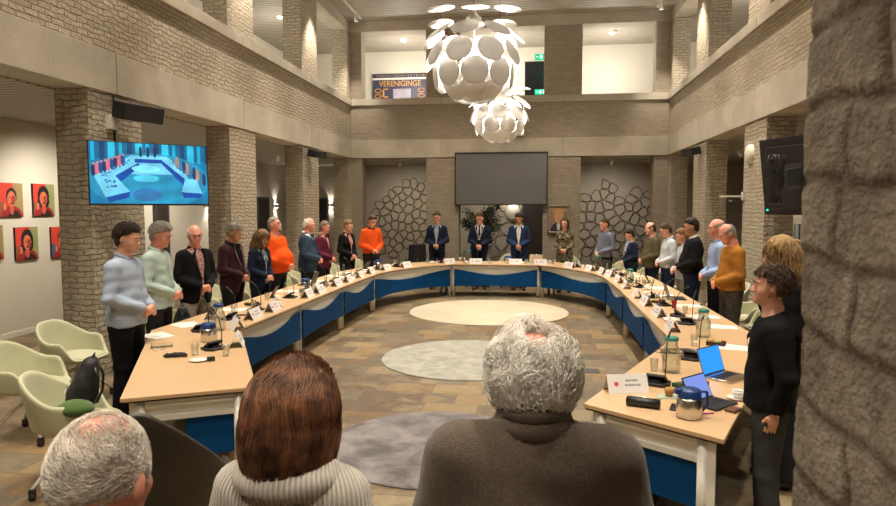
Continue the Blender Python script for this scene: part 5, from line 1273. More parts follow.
pp('woman in a black blazer and pink top', (-3.88, 13.15), -30, 1.77, 'L', top='jacket', tmat=CL['black'], inner=CL['pink'], female=True, hair='bun', hcol=LBR, tilt=20)
pp('slim young man in an orange-red sweater', (-3.58, 14.0), -50, 1.87, 'L', top='sweater', tmat=CL['orange2'], inner=CL['navy'], hair='short', hcol=BRN, tilt=26, hem=.95)
pp('man in a dark suit without a tie', (-2.39, 15.85), -88, 1.90, 'H', top='jacket', tmat=CL['navy'], inner=CL['ltblue'], hair='short', hcol=BRN, tilt=10, glasses=True, pmat=CL['navy'])
pp('man wearing a silver chain of office', (-1.33, 15.85), -92, 1.90, 'H', top='jacket', tmat=CL['navy'], tie=CL['navy'], hair='short', hcol=BRN, tilt=20, glasses=True, chain=True, pmat=CL['navy'])
pp('man in a blue blazer and jeans', (-.38, 15.85), -92, 1.90, 'H', top='jacket', tmat=CL['bluej'], hair='short', hcol=DBR, tilt=26, pmat=CL['jeans'], skin='tan')
pp('woman in a leaf-print dress', (.70, 15.6), -100, 1.77, 'H', top='dress', tmat=CL['dress'], female=True, hair='long', hcol=BRN, tilt=14)
pp('man in a grey-blue shirt', (1.53, 14.5), -150, 1.78, 'R', top='shirt', tmat=CL['greyb'], hair='crop', hcol=BRN, tilt=16, girth=.03, hem=.93)
pp('short-haired person with a grey scarf', (1.97, 13.7), 195, 1.58, 'R', top='sweater', tmat=CL['navy'], hair='short', hcol=DBR, tilt=24, female=True, scarf=CL['scarf'], girth=.02)
pp('balding man in an olive sweater', (2.25, 12.95), 190, 1.74, 'R', top='sweater', tmat=CL['olive'], hair='bald', hcol=BRN, tilt=18, girth=.05, pmat=CL['dnavy'])
pp('brown-haired man in a pale blue shirt', (2.42, 12.25), 190, 1.74, 'R', top='shirt', tmat=CL['pale'], hair='short', hcol=BRN, tilt=28, girth=.02, pmat=CL['dnavy'], hem=.93)
pp('half-hidden fair person in a pale shirt', (2.48, 11.3), 186, 1.66, 'R', top='shirt', tmat=CL['pale'], hair='short', hcol=LBR, tilt=18, pmat=CL['khaki'])
pp('dark-haired man in a black sweater', (2.45, 10.55), 178, 1.85, 'R', top='sweater', tmat=CL['black'], inner=CL['white'], hair='short', hcol=DBR, tilt=14, girth=.05, pmat=CL['dnavy'], skin='tan', hem=.93)
pp('balding man in a sky blue shirt', (2.5, 9.35), 180, 1.86, 'R', top='shirt', tmat=CL['sky'], hair='bald', hcol=GRY, tilt=8, pmat=CL['black'], skin='pink', hem=.95)
pp('bald man in a mustard sweater', (2.48, 8.62), 186, 1.83, 'R', top='sweater', tmat=CL['must'], hair='bald', hcol=GRY, tilt=30, pmat=CL['tan'], skin='pink', girth=.02, hem=.93)
pp('woman with curly blond hair', (1.77, 4.9), 178, 1.80, 'R', top='sweater', tmat=CL['black'], female=True, hair='long', hcol=BLD, tilt=12, arms='clasp', fg=True)
pp('curly dark-haired person in grey jeans', (1.36, 3.93), 166, 1.67, 'R', top='sweater', tmat=CL['black'], hair='curly', hcol=BRN, tilt=2, pmat=CL['djeans'], fg=True, hem=.9, arms='side')
pp('fair-haired woman half hidden by the near pillar', (2.2, 5.85), 180, 1.72, 'R', top='sweater', tmat=CL['navy'], female=True, hair='long', hcol=BLD, tilt=8)
roots = {}
for desc, loc, face, h, side, k in P_:
    where = {'L': 'standing behind the left side of the table', 'H': 'standing behind the head of the table', 'R': 'standing behind the right side of the table'}[side]
    if h > 1.9: pass
    roots[desc] = person(loc, face, h, f'{desc}, {where}' if 'hidden' not in desc else desc+' on the right side of the table', group='people standing around the table', **k)

# ------------------------------------------------------------------ loose strands
def strands(root, mat, n, kind, seed=1, thick=.0009, name='hair_strands'):
    HM, s = HMS[root.name]; r = np.random.RandomState(seed)
    C0 = np.array([0, -.010, 1.656]); RD = np.array([.080, .098, .101])
    d = r.normal(size=(n*3, 3)); d /= np.linalg.norm(d, axis=1)[:, None]
    z = d[:, 2]; y = d[:, 1]
    crown = np.array([.08, -.55, .83]) if kind == 'white' else np.array([0., -.25, .97]); crown /= np.linalg.norm(crown)
    if kind == 'white': m = (z > -.75) & ~((y > .35) & (z < .55)) & (np.abs(((d-np.array([.08, -.55, .83]))**2).sum(1)) > .11) & ~((np.abs(d[:, 0]) > .85) & (y > .1) & (z < .2))
    elif kind == 'bob': m = (z > .1) & ~((y > .45) & (z < .6))
    elif kind == 'thin': m = (z > -.42) & ~((y > .5) & (z < .5)) & (r.rand(len(z)) < np.where(z > .8, .45, 1.))
    elif kind == 'curly': m = (z > -.6) & ~((y > .3) & (z < .5)) & ~((np.abs(d[:, 0]) > .8) & (y > -.1) & (z < .1))
    elif kind == 'short': m = (z > -.35) & ~((y > .0) & (z < .66)) & ~((np.abs(d[:, 0]) > .75) & (z < .15) & (y > -.25))
    elif kind == 'wavy': m = (z > -.1) & ~((y > .4) & (z < .6))
    d = d[m][:n]; n = len(d)
    lay = r.rand(n); dk = (.80+.24*r.rand(n))[:, None]
    T = dict(short=6, white=17, bob=22, thin=8, curly=14, wavy=26)[kind]; ds = dict(short=.006, white=.0068, bob=.0125, thin=.0065, curly=.006, wavy=.013)[kind]
    infl = dict(short=.016+.006*lay, white=.010+.030*lay, bob=.014+.022*lay, thin=.003+.005*lay, curly=.012+.042*lay, wavy=.004+.010*lay)[kind]
    p = C0+d*(RD+infl[:, None]*(.3 if kind in ('white', 'curly') else 1)); up = d.copy(); pts = [p.copy()]
    tan = d-crown*(d@crown)[:, None]; tan /= np.linalg.norm(tan, axis=1)[:, None]+1e-6     # away from the crown
    side_ = np.cross(crown, d); ph = r.rand(n)*6.28; fr = .35+.5*r.rand(n); jit = r.normal(size=(n, 3))
    v = tan*.8+d*.5+jit*.2
    if kind == 'thin': v = tan*.5+side_*.55+np.array([.25, -.5, 0])+jit*.22
    if kind == 'bob': v = tan+jit*.06
    for t in range(T):
        g = np.array([0, 0, -1.])
        if kind == 'white':
            v = v*.86+g*.14+.30*np.stack([np.sin(fr*t+ph), np.cos(fr*t+ph*1.7), np.sin(fr*1.3*t+ph*.6)], 1)+.12*np.stack([np.sin(p[:, 2]*55+p[:, 1]*30), 0*ph, np.cos(p[:, 0]*60)], 1)
        elif kind == 'short': v = v*.9+tan*.08+g*.05+.1*jit+.08*np.stack([np.sin(p[:, 1]*60), np.cos(p[:, 0]*60), 0*ph], 1)
        elif kind == 'curly':
            w = 1.1; v = v*.5+d*.12+g*.12+.8*np.stack([np.sin(w*t+ph), np.cos(w*t+ph), np.sin(w*t+ph+2)], 1)
        elif kind == 'bob':
            v = v*.7+g*.42+.05*np.stack([np.sin(.3*t+ph), np.cos(.3*t+ph), 0*ph], 1)+.16*np.stack([np.sin(p[:, 2]*38+p[:, 0]*25+ph*.25), np.cos(p[:, 2]*40+p[:, 0]*30), 0*ph], 1)
        elif kind == 'wavy':
            v = v*.6+g*.45+.33*np.stack([np.sin(.65*t+ph), np.cos(.65*t+ph*1.3), 0*ph], 1)
        else: v = v*.9+.1*(tan*.3+side_*.3)+.05*jit
        v /= np.linalg.norm(v, axis=1)[:, None]+1e-6
        p = p+v*ds*dk
        # keep outside / on the head volume
        if kind in ('bob', 'wavy'):
            cc = C0+np.array([0, -.012, -.03]); rr = RD+(np.array([.014, .012, .02]) if kind == 'bob' else np.array([.002, .004, .02]))+infl[:, None]*.9
            q = (p-cc)/rr; L_ = np.linalg.norm(q, axis=1); low = p[:, 2] < cc[2]-.02
            if kind == 'bob':
                rxy = np.linalg.norm((p-cc)[:, :2]/rr[:, :2], axis=1); f = np.clip((cc[2]-p[:, 2])/.14, 0, 1); tgt = 1+.16*f-.26*f**2
                sc_ = np.where(low, tgt/np.maximum(rxy, .05), 1/L_)
                nw = cc+(p-cc)*np.stack([sc_, sc_, np.where(low, 1, sc_)], 1); p = nw
            else: p = np.where(((L_ < 1) & ~low)[:, None], cc+(p-cc)/L_[:, None], p)
        elif kind == 'thin':
            q = (p-C0)/(RD+infl[:, None]); p = C0+(p-C0)/np.linalg.norm(q, axis=1)[:, None]
        else:
            q = (p-C0)/(RD+.006); L_ = np.linalg.norm(q, axis=1); p = np.where((L_ < 1)[:, None], C0+(p-C0)/L_[:, None], p)
            q = (p-C0)/(RD+infl[:, None]+.012); L_ = np.linalg.norm(q, axis=1); p = np.where((L_ > 1)[:, None], C0+(p-C0)/L_[:, None], p)
        pts.append(p.copy())
    if kind == 'bob':
        pass
    A = np.stack(pts, 1)      # n,T+1,3
    tg = np.gradient(A, axis=1); tg /= np.linalg.norm(tg, axis=2)[..., None]+1e-9
    a1 = np.cross(tg, np.array([.3, .5, .81])); a1 /= np.linalg.norm(a1, axis=2)[..., None]+1e-9; a2 = np.cross(tg, a1)
    th = thick*(1-.6*np.linspace(0, 1, A.shape[1])**2)[None, :, None]
    ring = np.stack([A+(a1*math.cos(w)+a2*math.sin(w))*th for w in (0, 2.094, 4.189)], 2)  # n,T+1,3,3
    V = ring.reshape(-1, 3); hm = np.array(HM); V = V@hm[:3, :3].T+hm[:3, 3]
    K = A.shape[1]; base = (np.arange(n)[:, None]*K+np.arange(K-1)[None])*3; Q = []
    for k in range(3):
        k2 = (k+1) % 3; Q.append(np.stack([base+k, base+k2, base+3+k2, base+3+k], -1).reshape(-1, 4))
    return np_mesh(name, V, np.concatenate(Q), mat, root)
def strand_mat(name, c1, c2, rough=.45):
    m, nt, b = new_mat(name); tc = N(nt, 'ShaderNodeTexCoord'); n1 = N(nt, 'ShaderNodeTexNoise', Scale=22., Detail=3.); L(nt, tc.outputs['Object'], n1.inputs['Vector'])
    mr = N(nt, 'ShaderNodeMapRange'); mr.inputs[1].default_value = .35; mr.inputs[2].default_value = .65; L(nt, n1.outputs['Fac'], mr.inputs[0])
    mx = N(nt, 'ShaderNodeMix', data_type='RGBA'); mx.inputs[6].default_value = (*c1, 1); mx.inputs[7].default_value = (*c2, 1); L(nt, mr.outputs[0], mx.inputs[0]); L(nt, mx.outputs[2], b.inputs['Base Color']); b.inputs['Roughness'].default_value = rough
    return m
strands(roots['curly dark-haired person in grey jeans'], strand_mat('curly_strands', (.035, .02, .012), (.16, .09, .05)), 3800, 'curly', 3, .0017)
strands(roots['woman with curly blond hair'], strand_mat('blond_strands', (.2, .11, .04), (.5, .33, .14)), 1500, 'wavy', 4, .0016)
strands(roots['wavy-haired blond woman in a dark cardigan'], strand_mat('fair_strands', (.14, .07, .03), (.36, .21, .1)), 700, 'wavy', 6, .0022)

for key, c1, c2, n_, sd in (('dark-haired man in a light blue shirt', (.02, .012, .008), (.06, .038, .025), 1800, 11), ('grey-haired man in a mint shirt', (.2, .175, .15), (.42, .38, .34), 1600, 12), ('grey-haired man in a maroon velvet jacket', (.16, .14, .12), (.36, .32, .28), 900, 13)):
    strands(roots[key], strand_mat('strands_%d' % sd, c1, c2), n_, 'short', sd, .0014)
# ------------------------------------------------------------------ three onlookers with their backs to the camera
TWEED, nt, b = new_mat('brown_tweed')
tc = N(nt, 'ShaderNodeTexCoord'); vz = N(nt, 'ShaderNodeTexVoronoi', Scale=420.); L(nt, tc.outputs['Object'], vz.inputs['Vector']); n1 = N(nt, 'ShaderNodeTexNoise', Scale=7., Detail=3.); L(nt, tc.outputs['Object'], n1.inputs['Vector'])
mr = N(nt, 'ShaderNodeMapRange'); mr.inputs[1].default_value = .1; mr.inputs[2].default_value = .6; L(nt, vz.outputs['Distance'], mr.inputs[0])
mx = N(nt, 'ShaderNodeMix', data_type='RGBA'); mx.inputs[6].default_value = (.155, .105, .072, 1); mx.inputs[7].default_value = (.055, .04, .03, 1); L(nt, mr.outputs[0], mx.inputs[0]); L(nt, mx.outputs[2], b.inputs['Base Color']); b.inputs['Roughness'].default_value = .95; b.inputs['Sheen Weight'].default_value = .25
bp = N(nt, 'ShaderNodeBump', Strength=.5, Distance=.02); L(nt, n1.outputs['Fac'], bp.inputs['Height']); bp2 = N(nt, 'ShaderNodeBump', Strength=.5, Distance=.002); L(nt, vz.outputs['Distance'], bp2.inputs['Height']); L(nt, bp.outputs[0], bp2.inputs['Normal']); L(nt, bp2.outputs[0], b.inputs['Normal'])
RIB, nt, b = new_mat('cream_rib_knit')
tc = N(nt, 'ShaderNodeTexCoord'); sp = N(nt, 'ShaderNodeSeparateXYZ'); L(nt, tc.outputs['Object'], sp.inputs[0])
ya = N(nt, 'ShaderNodeMath', operation='ADD'); L(nt, sp.outputs[1], ya.inputs[0]); ya.inputs[1].default_value = -.16
an = N(nt, 'ShaderNodeMath', operation='ARCTAN2'); L(nt, sp.outputs[0], an.inputs[0]); L(nt, ya.outputs[0], an.inputs[1])
ml = N(nt, 'ShaderNodeMath', operation='MULTIPLY'); L(nt, an.outputs[0], ml.inputs[0]); ml.inputs[1].default_value = 150.
sn = N(nt, 'ShaderNodeMath', operation='SINE'); L(nt, ml.outputs[0], sn.inputs[0]); mr = N(nt, 'ShaderNodeMapRange'); mr.inputs[1].default_value = -1.; L(nt, sn.outputs[0], mr.inputs[0])
mx = N(nt, 'ShaderNodeMix', data_type='RGBA'); mx.inputs[6].default_value = (.45, .40, .35, 1); mx.inputs[7].default_value = (.68, .63, .57, 1); L(nt, mr.outputs[0], mx.inputs[0]); L(nt, mx.outputs[2], b.inputs['Base Color']); b.inputs['Roughness'].default_value = .9; b.inputs['Sheen Weight'].default_value = .3
bp = N(nt, 'ShaderNodeBump', Strength=.9, Distance=.006); L(nt, mr.outputs[0], bp.inputs['Height']); L(nt, bp.outputs[0], b.inputs['Normal'])
w = person((0.0, 1.47), 92, 1.83, 'white-haired man in a brown tweed jacket seen from behind in the centre foreground', top='jacket', tmat=TWEED, inner=TWEED, hair='fluffy', hcol=WHT, tilt=18, hd=.068, hs=.87, fg=True, skin='pink', girth=.02, name='onlooker')
strands(w, strand_mat('white_strands', (.74, .69, .62), (.97, .94, .9), .6), 5200, 'white', 1, .0011)
w2 = person((-.595, 1.52), 88, 1.655, 'woman with a brown bob and cream ribbed cardigan seen from behind in the foreground', top='sweater', tmat=RIB, female=True, hair='bob', hcol=RED, tilt=8, turn=-14, hd=.04, fg=True, name='onlooker', girth=.025)
strands(w2, strand_mat('auburn_strands', (.06, .025, .014), (.27, .115, .055), .4), 6500, 'bob', 2, .0011)
F = Field(np.arange(-.2, .2, .007), np.arange(-.2, .2, .007), np.arange(1.3, 1.56, .007))   # big rolled collar
for i in range(16):
    a0 = 2*PI*i/16; a1 = 2*PI*(i+1)/16; q = lambda a: (math.cos(a)*.105, math.sin(a)*.095-.02, 1.435-.05*max(0, math.sin(a))); F.cone(q(a0), q(a1), .038, .038, .02)
F.mesh('collar', RIB, w2)
w3 = person((-.765, 1.03), 90, 1.635, 'grey-haired balding man at the lower left edge, only the back of his head showing', top='sweater', tmat=CL['olive'], hair=None, hcol=GRY, tilt=6, fg=True, skin='pink', name='onlooker')
strands(w3, strand_mat('grey_strands', (.42, .36, .30), (.82, .76, .68)), 3800, 'thin', 5, .0007)
lc = shell_chair('lounge_chair', BOLIVE, 'large dark brown round-backed lounge chair in the lower left foreground', back=1.27, arm=.76, w=.37, base=True, basemat=METAL, flare=.07, backang=26, blend=52)
lc.location = (-1.83, 2.8, 0); lc.rotation_euler = (0, 0, R(30))

# chairs: three in view at the near left, the others pushed back behind their owners
green_chair(-4.35, 5.05, 5, 'pale green tub chair on a white four-star base standing apart, leftmost in the photo')
green_chair(-4.72, 6.1, 0, 'pale green tub chair by the nearest left pillar, second from the left edge')
green_chair(-3.28, 4.22, 25, 'pale green tub chair at the near left table end with a backpack on it')
for desc, loc, face, h, side, k in P_:
    if desc.startswith(('dark-haired man in a light blue', 'grey-haired man in a mint', 'man in a dark suit', 'man wearing', 'man in a blue blazer', 'curly dark', 'half-hidden fair', 'fair-haired')): continue
    a = R({'L': 0, 'H': -90, 'R': 180}[side])
    if side == 'H': x, y = loc[0]+.1, 16.25
    elif abs(loc[0]-XC) < 3.1: x, y = loc[0]+(.35 if side == 'R' else -.35), loc[1]+.42; a = math.atan2(12.2-y, XC-x)
    else: x, y = (-4.72 if side == 'L' else 3.0), loc[1]+.1
    if 'wavy blond' in desc: y += .1
    if 'maroon velvet' in desc: y -= .1
    if 'pale blue shirt' in desc: continue
    green_chair(x, y, math.degrees(a), f'pale green tub chair behind the {desc}')
office_chair(-2.95, 16.2, -80, 'black office chair at the left of the head table, beside the dark-suited man')
office_chair(-1.42, 16.35, -90, 'black office chair behind the man wearing the chain of office')
green_chair(-.58, 16.45, -90, 'pale green tub chair behind the man in the blue blazer')
# backpack and green cushion on the near left chair, backpack beside the second person, bag under the near right table
def backpack(p, s, rz, lab, lean=.25):
    rt = empty('backpack', p, rz, lab, 'bag'); F = Field(np.arange(-.22, .22, .01), np.arange(-.2, .2, .01), np.arange(-.02, .56, .01))
    F.ell((0, 0, .2), (.155, .10, .24), .03); F.ell((0, .07, .14), (.12, .07, .13), .03); F.ell((0, -.02, .40), (.10, .07, .1), .04)
    X, Y, Z = F.pts((slice(None),)*3); F.F = F.F+.006*rnd3((X, Y, Z), 7, 55); F.F = np.maximum(F.F, -Z); o = F.mesh('bag_body', plain('backpack_black', (.012, .012, .014), .6, bump=.3, bscale=90), rt); rt.scale = (s, s, s); rt.rotation_euler = (lean, 0, rz)
    for sd in (-1, 1): m = MB(); m.tube([(sd*.06, -.07, .42), (sd*.07, -.11, .34), (sd*.07, -.12, .2), (sd*.06, -.09, .08)], .012, 6); m.build('strap', BLACK, rt, uv=False)
    m = MB(); m.tube([(-.03, -.03, .48), (0, -.04, .53), (.03, -.03, .48)], .009, 5); m.build('grab_handle', BLACK, rt, uv=False)
    m = MB(); m.tube([(-.1, .135, .17), (0, .145, .22), (.1, .135, .17)], .004, 4); m.build('zip', METAL, rt, uv=False)
backpack((-3.28, 4.28, .50), .85, 1.9, 'black backpack leaning in the pale green chair at the near end of the left table', .15)
backpack((-4.12, 7.12, .50), .7, 1.2, 'grey-black rucksack standing between the mint shirt and the dark cardigan', .0)
m = MB(); m.ball((0, 0, 0), (.13, .1, .06), 14); o = m.build('green_cushion', cloth('green_wool', (.06, .12, .03), sheen=.4), uv=False); o.location = (-3.13, 4.02, .62); props(o, 'folded green woollen cap or cushion beside the black backpack on the chair', 'cushion')
backpack((.72, 4.3, .01), .72, .4, 'black bag on the floor under the near right table', .05)
# ------------------------------------------------------------------ things on the table
TZ = .7405
GLASS, nt, b = new_mat('clear_glass'); nt.nodes.remove(b); out = [n for n in nt.nodes if n.type == 'OUTPUT_MATERIAL'][0]
_t = N(nt, 'ShaderNodeBsdfTransparent'); _t.inputs[0].default_value = (.93, .95, .93, 1); _g = N(nt, 'ShaderNodeBsdfGlossy'); _g.inputs['Roughness'].default_value = .08; _lw = N(nt, 'ShaderNodeLayerWeight'); _lw.inputs[0].default_value = .35
_mr = N(nt, 'ShaderNodeMapRange'); _mr.inputs[3].default_value = .06; _mr.inputs[4].default_value = .65; L(nt, _lw.outputs['Facing'], _mr.inputs[0]); _ms = N(nt, 'ShaderNodeMixShader'); L(nt, _mr.outputs[0], _ms.inputs[0]); L(nt, _t.outputs[0], _ms.inputs[1]); L(nt, _g.outputs[0], _ms.inputs[2]); L(nt, _ms.outputs[0], out.inputs[0])
PAPER = plain('paper', (.78, .76, .70), .8, var=.02); CARD = plain('name_card_paper', (.70, .68, .68), .7, var=.02); INK = plain('ink', (.12, .12, .14), .8, var=0); REDL = plain('logo_red', (.6, .05, .07), .6, var=0)
CHINA = plain('white_china', (.78, .76, .71), .2, var=0); LIDB = plain('blue_lid', (.012, .04, .16), .35, var=0); LIDT = plain('teal_lid', (.03, .22, .17), .4, var=0); STEEL = plain('steel', (.62, .6, .57), .25, 1., var=.03)
SCR = plain('screen_off', (.015, .017, .02), .15, var=0); SCRB = plain('screen_blue', (.01, .02, .05), .2, emit=(.02, .22, .75), estr=1.6, var=0); SCRL = plain('screen_lilac', (.01, .02, .05), .2, emit=(.18, .25, .62), estr=1.3, var=0)
WATER = plain('drink_red', (.25, .01, .01), .1, var=0)
def mk_card(logo=True):
    rt = empty('name_card'); m = MB(); w, d, h = .105, .045, .088
    for sg in (1, -1):
        A = [(-w, sg*d, 0), (w, sg*d, 0), (w, 0, h), (-w, 0, h)]; m.poly(A)
    o = m.build('folded_card', CARD, rt); md = o.modifiers.new('t', 'SOLIDIFY'); md.thickness = .0012
    m = MB(); rs = random.Random(2)
    nrm = Vector((0, -h, d)).normalized()
    for row, (x0, x1) in enumerate(((-.01, .05), (-.015, .06))):
        x = x0
        while x < x1:
            wd = rs.uniform(.006, .011); t = .62-.24*row
            y = -d*(1-t)-.0015; z = h*t; m.poly([(x, y, z), (x+wd*.8, y, z), (x+wd*.8, y+.0045*d/h*2, z+.009), (x, y+.0045*d/h*2, z+.009)]); x += wd+.002
    m.build('printed_lines', INK, rt, uv=False)
    m = MB(); t = .5; c = Vector((-.06, -d*(1-t)-.0015, h*t)); up = Vector((0, d, h)).normalized()
    m.poly([c+Vector((1, 0, 0))*.012*math.cos(a*PI/8)+up*.012*math.sin(a*PI/8) for a in range(16)]); m.build('round_emblem', REDL, rt, uv=False)
    return rt
def mk_mic():
    rt = empty('conference_microphone'); m = MB()
    m.prism([(-.065, -.06), (.065, -.06), (.08, .02), (.05, .075), (-.05, .075), (-.08, .02)], 0, .018); b_ = m.build('base_unit', BLACK, rt, bevel=.006)
    m = MB(); Mt = Matrix.Translation((0, -.0, .036)) @ Matrix.Rotation(R(32), 4, 'X'); m.box(-.055, .055, -.045, .045, -.008, .008, Mt); m.box(-.03, .03, -.01, .04, .0, .03); m.build('display_housing', BLACK, rt, bevel=.003)
    m = MB(); m.box(-.047, .047, -.036, .038, .0085, .0095, Mt); m.build('display', plain('mic_display', (.16, .17, .18), .25, var=.1), rt)
    m = MB(); m.tube([(-.05, .03, .015), (-.055, .03, .12), (-.05, -.0, .22), (-.045, -.05, .27)], .0035, 6); m.tube([(-.045, -.05, .27), (-.044, -.085, .285)], .007, 8); m.build('gooseneck', BLACK, rt, uv=False)
    return rt
def mk_glass():
    rt = empty('water_glass'); m = MB(); m.lathe([(.001, .001), (.026, .001), (.032, .1), (.030, .1), (.024, .008), (.001, .008)], 18, cap=False); m.build('tumbler', GLASS, rt, uv=False); return rt
def mk_carafe(lid):
    rt = empty('water_carafe'); m = MB(); m.lathe([(.001, .001), (.05, .001), (.058, .03), (.058, .13), (.038, .175), (.040, .215), (.037, .215), (.035, .176), (.054, .128), (.054, .03), (.046, .006), (.001, .006)], 22, cap=False)
    m.build('glass_body', GLASS, rt, uv=False); m = MB(); m.tube([(.04, 0, .2), (.085, 0, .185), (.09, 0, .11), (.057, 0, .06)], .006, 6); m.build('handle', GLASS, rt, uv=False)
    if lid is not None: m = MB(); m.lathe([(.041, .205), (.043, .225), (.03, .232), (.001, .232)], 20, cap=False); m.build('lid', lid, rt, uv=False)
    return rt
def mk_thermos():
    rt = empty('thermos_jug'); m = MB(); m.lathe([(.001, 0), (.064, 0), (.07, .006), (.07, .1), (.062, .118), (.001, .118)], 26, cap=False); m.build('steel_body', STEEL, rt, uv=False)
    m = MB(); m.lathe([(.064, .112), (.062, .15), (.052, .162), (.001, .165)], 26, cap=False); m.box(-.085, -.045, -.015, .015, .135, .16); m.build('lid', LIDB, rt, uv=False)
    m = MB(); m.tube([(.06, 0, .145), (.1, 0, .14), (.105, 0, .07), (.07, 0, .03)], .009, 8); m.build('handle', LIDB, rt, uv=False); return rt
def mk_cup():
    rt = empty('coffee_cup'); m = MB(); m.lathe([(.001, .001), (.04, .001), (.07, .012), (.068, .014), (.04, .005), (.001, .005)], 24, cap=False); m.build('saucer', CHINA, rt, uv=False)
    m = MB(); m.lathe([(.001, .007), (.022, .007), (.036, .03), (.04, .058), (.037, .058), (.033, .032), (.02, .012), (.001, .012)], 22, cap=False); m.tube([(.037, 0, .05), (.06, 0, .045), (.058, 0, .022), (.034, 0, .022)], .004, 6); m.build('cup', CHINA, rt, uv=False)
    m = MB(); m.lathe([(.001, .048), (.036, .048)], 20, cap=False); m.build('coffee', plain('coffee', (.03, .012, .005), .2, var=0), rt, uv=False); return rt
def mk_laptop(scr, case, w=.3, d=.21, ang=108):
    rt = empty('laptop'); m = MB(); m.box(-w/2, w/2, -d/2, d/2, .002, .016); bs = m.build('keyboard_base', case, rt, bevel=.003)
    m = MB()
    for r_ in range(4):
        for c in range(11): m.box(-w*.43+c*w*.078, -w*.43+c*w*.078+w*.066, -d*.08+r_*.022, -d*.08+r_*.022+.018, .016, .0175)
    m.build('keys', BLACK, bs, uv=False)
    Mt = Matrix.Translation((0, d/2, .014)) @ Matrix.Rotation(R(90-ang), 4, 'X'); m = MB(); m.box(-w/2, w/2, 0, .007, 0, d*.98, Mt); sc = m.build('lid', case, rt, bevel=.002)
    m = MB(); m.box(-w/2+.008, w/2-.008, -.001, 0, .012, d*.98-.008, Mt); m.build('screen', scr, sc); return rt
def mk_tablet():
    rt = empty('tablet'); Mt = Matrix.Translation((0, .02, .006)) @ Matrix.Rotation(R(-28), 4, 'X'); m = MB(); m.box(-.12, .12, 0, .008, 0, .17, Mt); m.build('slab', BLACK, rt, bevel=.003)
    m = MB(); m.box(-.113, .113, -.001, 0, .008, .162, Mt); m.build('screen', SCR, rt); m = MB(); m.box(-.1, .1, -.0, .12, .0, .004); m.build('folding_cover', DGREY, rt); return rt
def mk_papers(seed=1):
    rt = empty('paper_sheets'); rs = random.Random(seed)
    for k in range(3):
        m = MB(); m.box(-.105, .105, -.148, .148, .0008+.0012*k, .0018+.0012*k, Matrix.Translation((rs.uniform(-.02, .02), rs.uniform(-.02, .02), 0)) @ Matrix.Rotation(rs.uniform(-.2, .2), 4, 'Z')); sh = m.build('sheet', PAPER, rt)
    m = MB()
    for r_ in range(9): m.box(-.075, .075-.02*(r_ % 3), .1-r_*.022, .104-r_*.022, .0044, .0047)
    m.build('printed_lines', plain('faint_ink', (.45, .44, .42), .8, var=0), rt, uv=False); return rt
def mk_bowl():
    rt = empty('snack_bowl'); m = MB(); m.box(-.08, .08, -.055, .055, 0, .006)
    for a in ((-.08, -.074, -.055, .055), (.074, .08, -.055, .055), (-.08, .08, -.055, -.049), (-.08, .08, .049, .055)): m.box(a[0], a[1], a[2], a[3], 0, .035)
    m.build('tray', DOORM, rt, bevel=.002)
    cs = [plain('snack_red', (.55, .03, .02), .4, var=0), plain('snack_green', (.25, .4, .05), .5, var=0), plain('snack_yellow', (.6, .4, .08), .5, var=0)]
    rs = random.Random(4)
    for k in range(9): m = MB(); m.ball((rs.uniform(-.055, .055), rs.uniform(-.035, .035), .032), (.02, .018, .016), 8); m.build('snack', cs[k % 3], rt, uv=False)
    return rt
def mk_case():
    rt = empty('pencil_case'); m = MB(); m.tube([(-.105, 0, .03), (-.1, 0, .03), (.1, 0, .03), (.105, 0, .03)], [.015, .031, .031, .015], 14); m.build('pouch', plain('black_leather', (.012, .012, .013), .4, bump=.3), rt, uv=False)
    m = MB(); m.tube([(-.1, 0, .062), (.1, 0, .062)], .0025, 5); m.box(.09, .11, -.004, .004, .055, .062); m.build('zip', METAL, rt, uv=False); return rt
def mk_bottle(): 
    rt = empty('glass_bottle'); m = MB(); m.lathe([(.001, 0), (.03, 0), (.031, .1), (.013, .14), (.012, .17), (.001, .17)], 16, cap=False); m.build('bottle_body', GLASS, rt, uv=False)
    m = MB(); m.lathe([(.014, .165), (.014, .182), (.001, .183)], 14, cap=False); m.build('cap', LIDT, rt, uv=False); return rt
def mk_note():
    rt = empty('notebook'); m = MB(); m.box(-.1, .1, -.075, .075, 0, .006); m.build('cover', DGREY, rt, bevel=.002)
    m = MB(); m.box(-.096, -.002, -.071, .071, .006, .013); m.box(.002, .096, -.071, .071, .006, .012); m.build('pages', PAPER, rt, bevel=.002); return rt
def mk_phone():
    rt = empty('smartphone'); m = MB(); m.box(-.035, .035, -.07, .07, 0, .008); m.build('casing', BLACK, rt, bevel=.004)
    m = MB(); m.box(-.032, .032, -.066, .066, .008, .0085); m.build('screen', SCR, rt); return rt
def mk_plate():
    rt = empty('pastry_plate'); m = MB(); m.lathe([(.001, .001), (.04, .001), (.068, .012), (.066, .014), (.04, .005), (.001, .005)], 22, cap=False); m.build('plate', CHINA, rt, uv=False)
    m = MB(); m.lathe([(.001, .006), (.03, .006), (.034, .02), (.02, .032), (.001, .034)], 14, cap=False); m.build('pastry', plain('pastry', (.45, .24, .08), .8, bump=.5, bscale=90), rt, uv=False); return rt
def mk_slip():
    rt = empty('paper_slip'); m = MB(); m.box(-.04, .04, -.055, .055, .0005, .002); m.build('sheet', PAPER, rt)
    m = MB()
    for r_ in range(4): m.box(-.03, .02, .03-r_*.018, .033-r_*.018, .002, .0023)
    m.build('printed_lines', INK, rt, uv=False); return rt
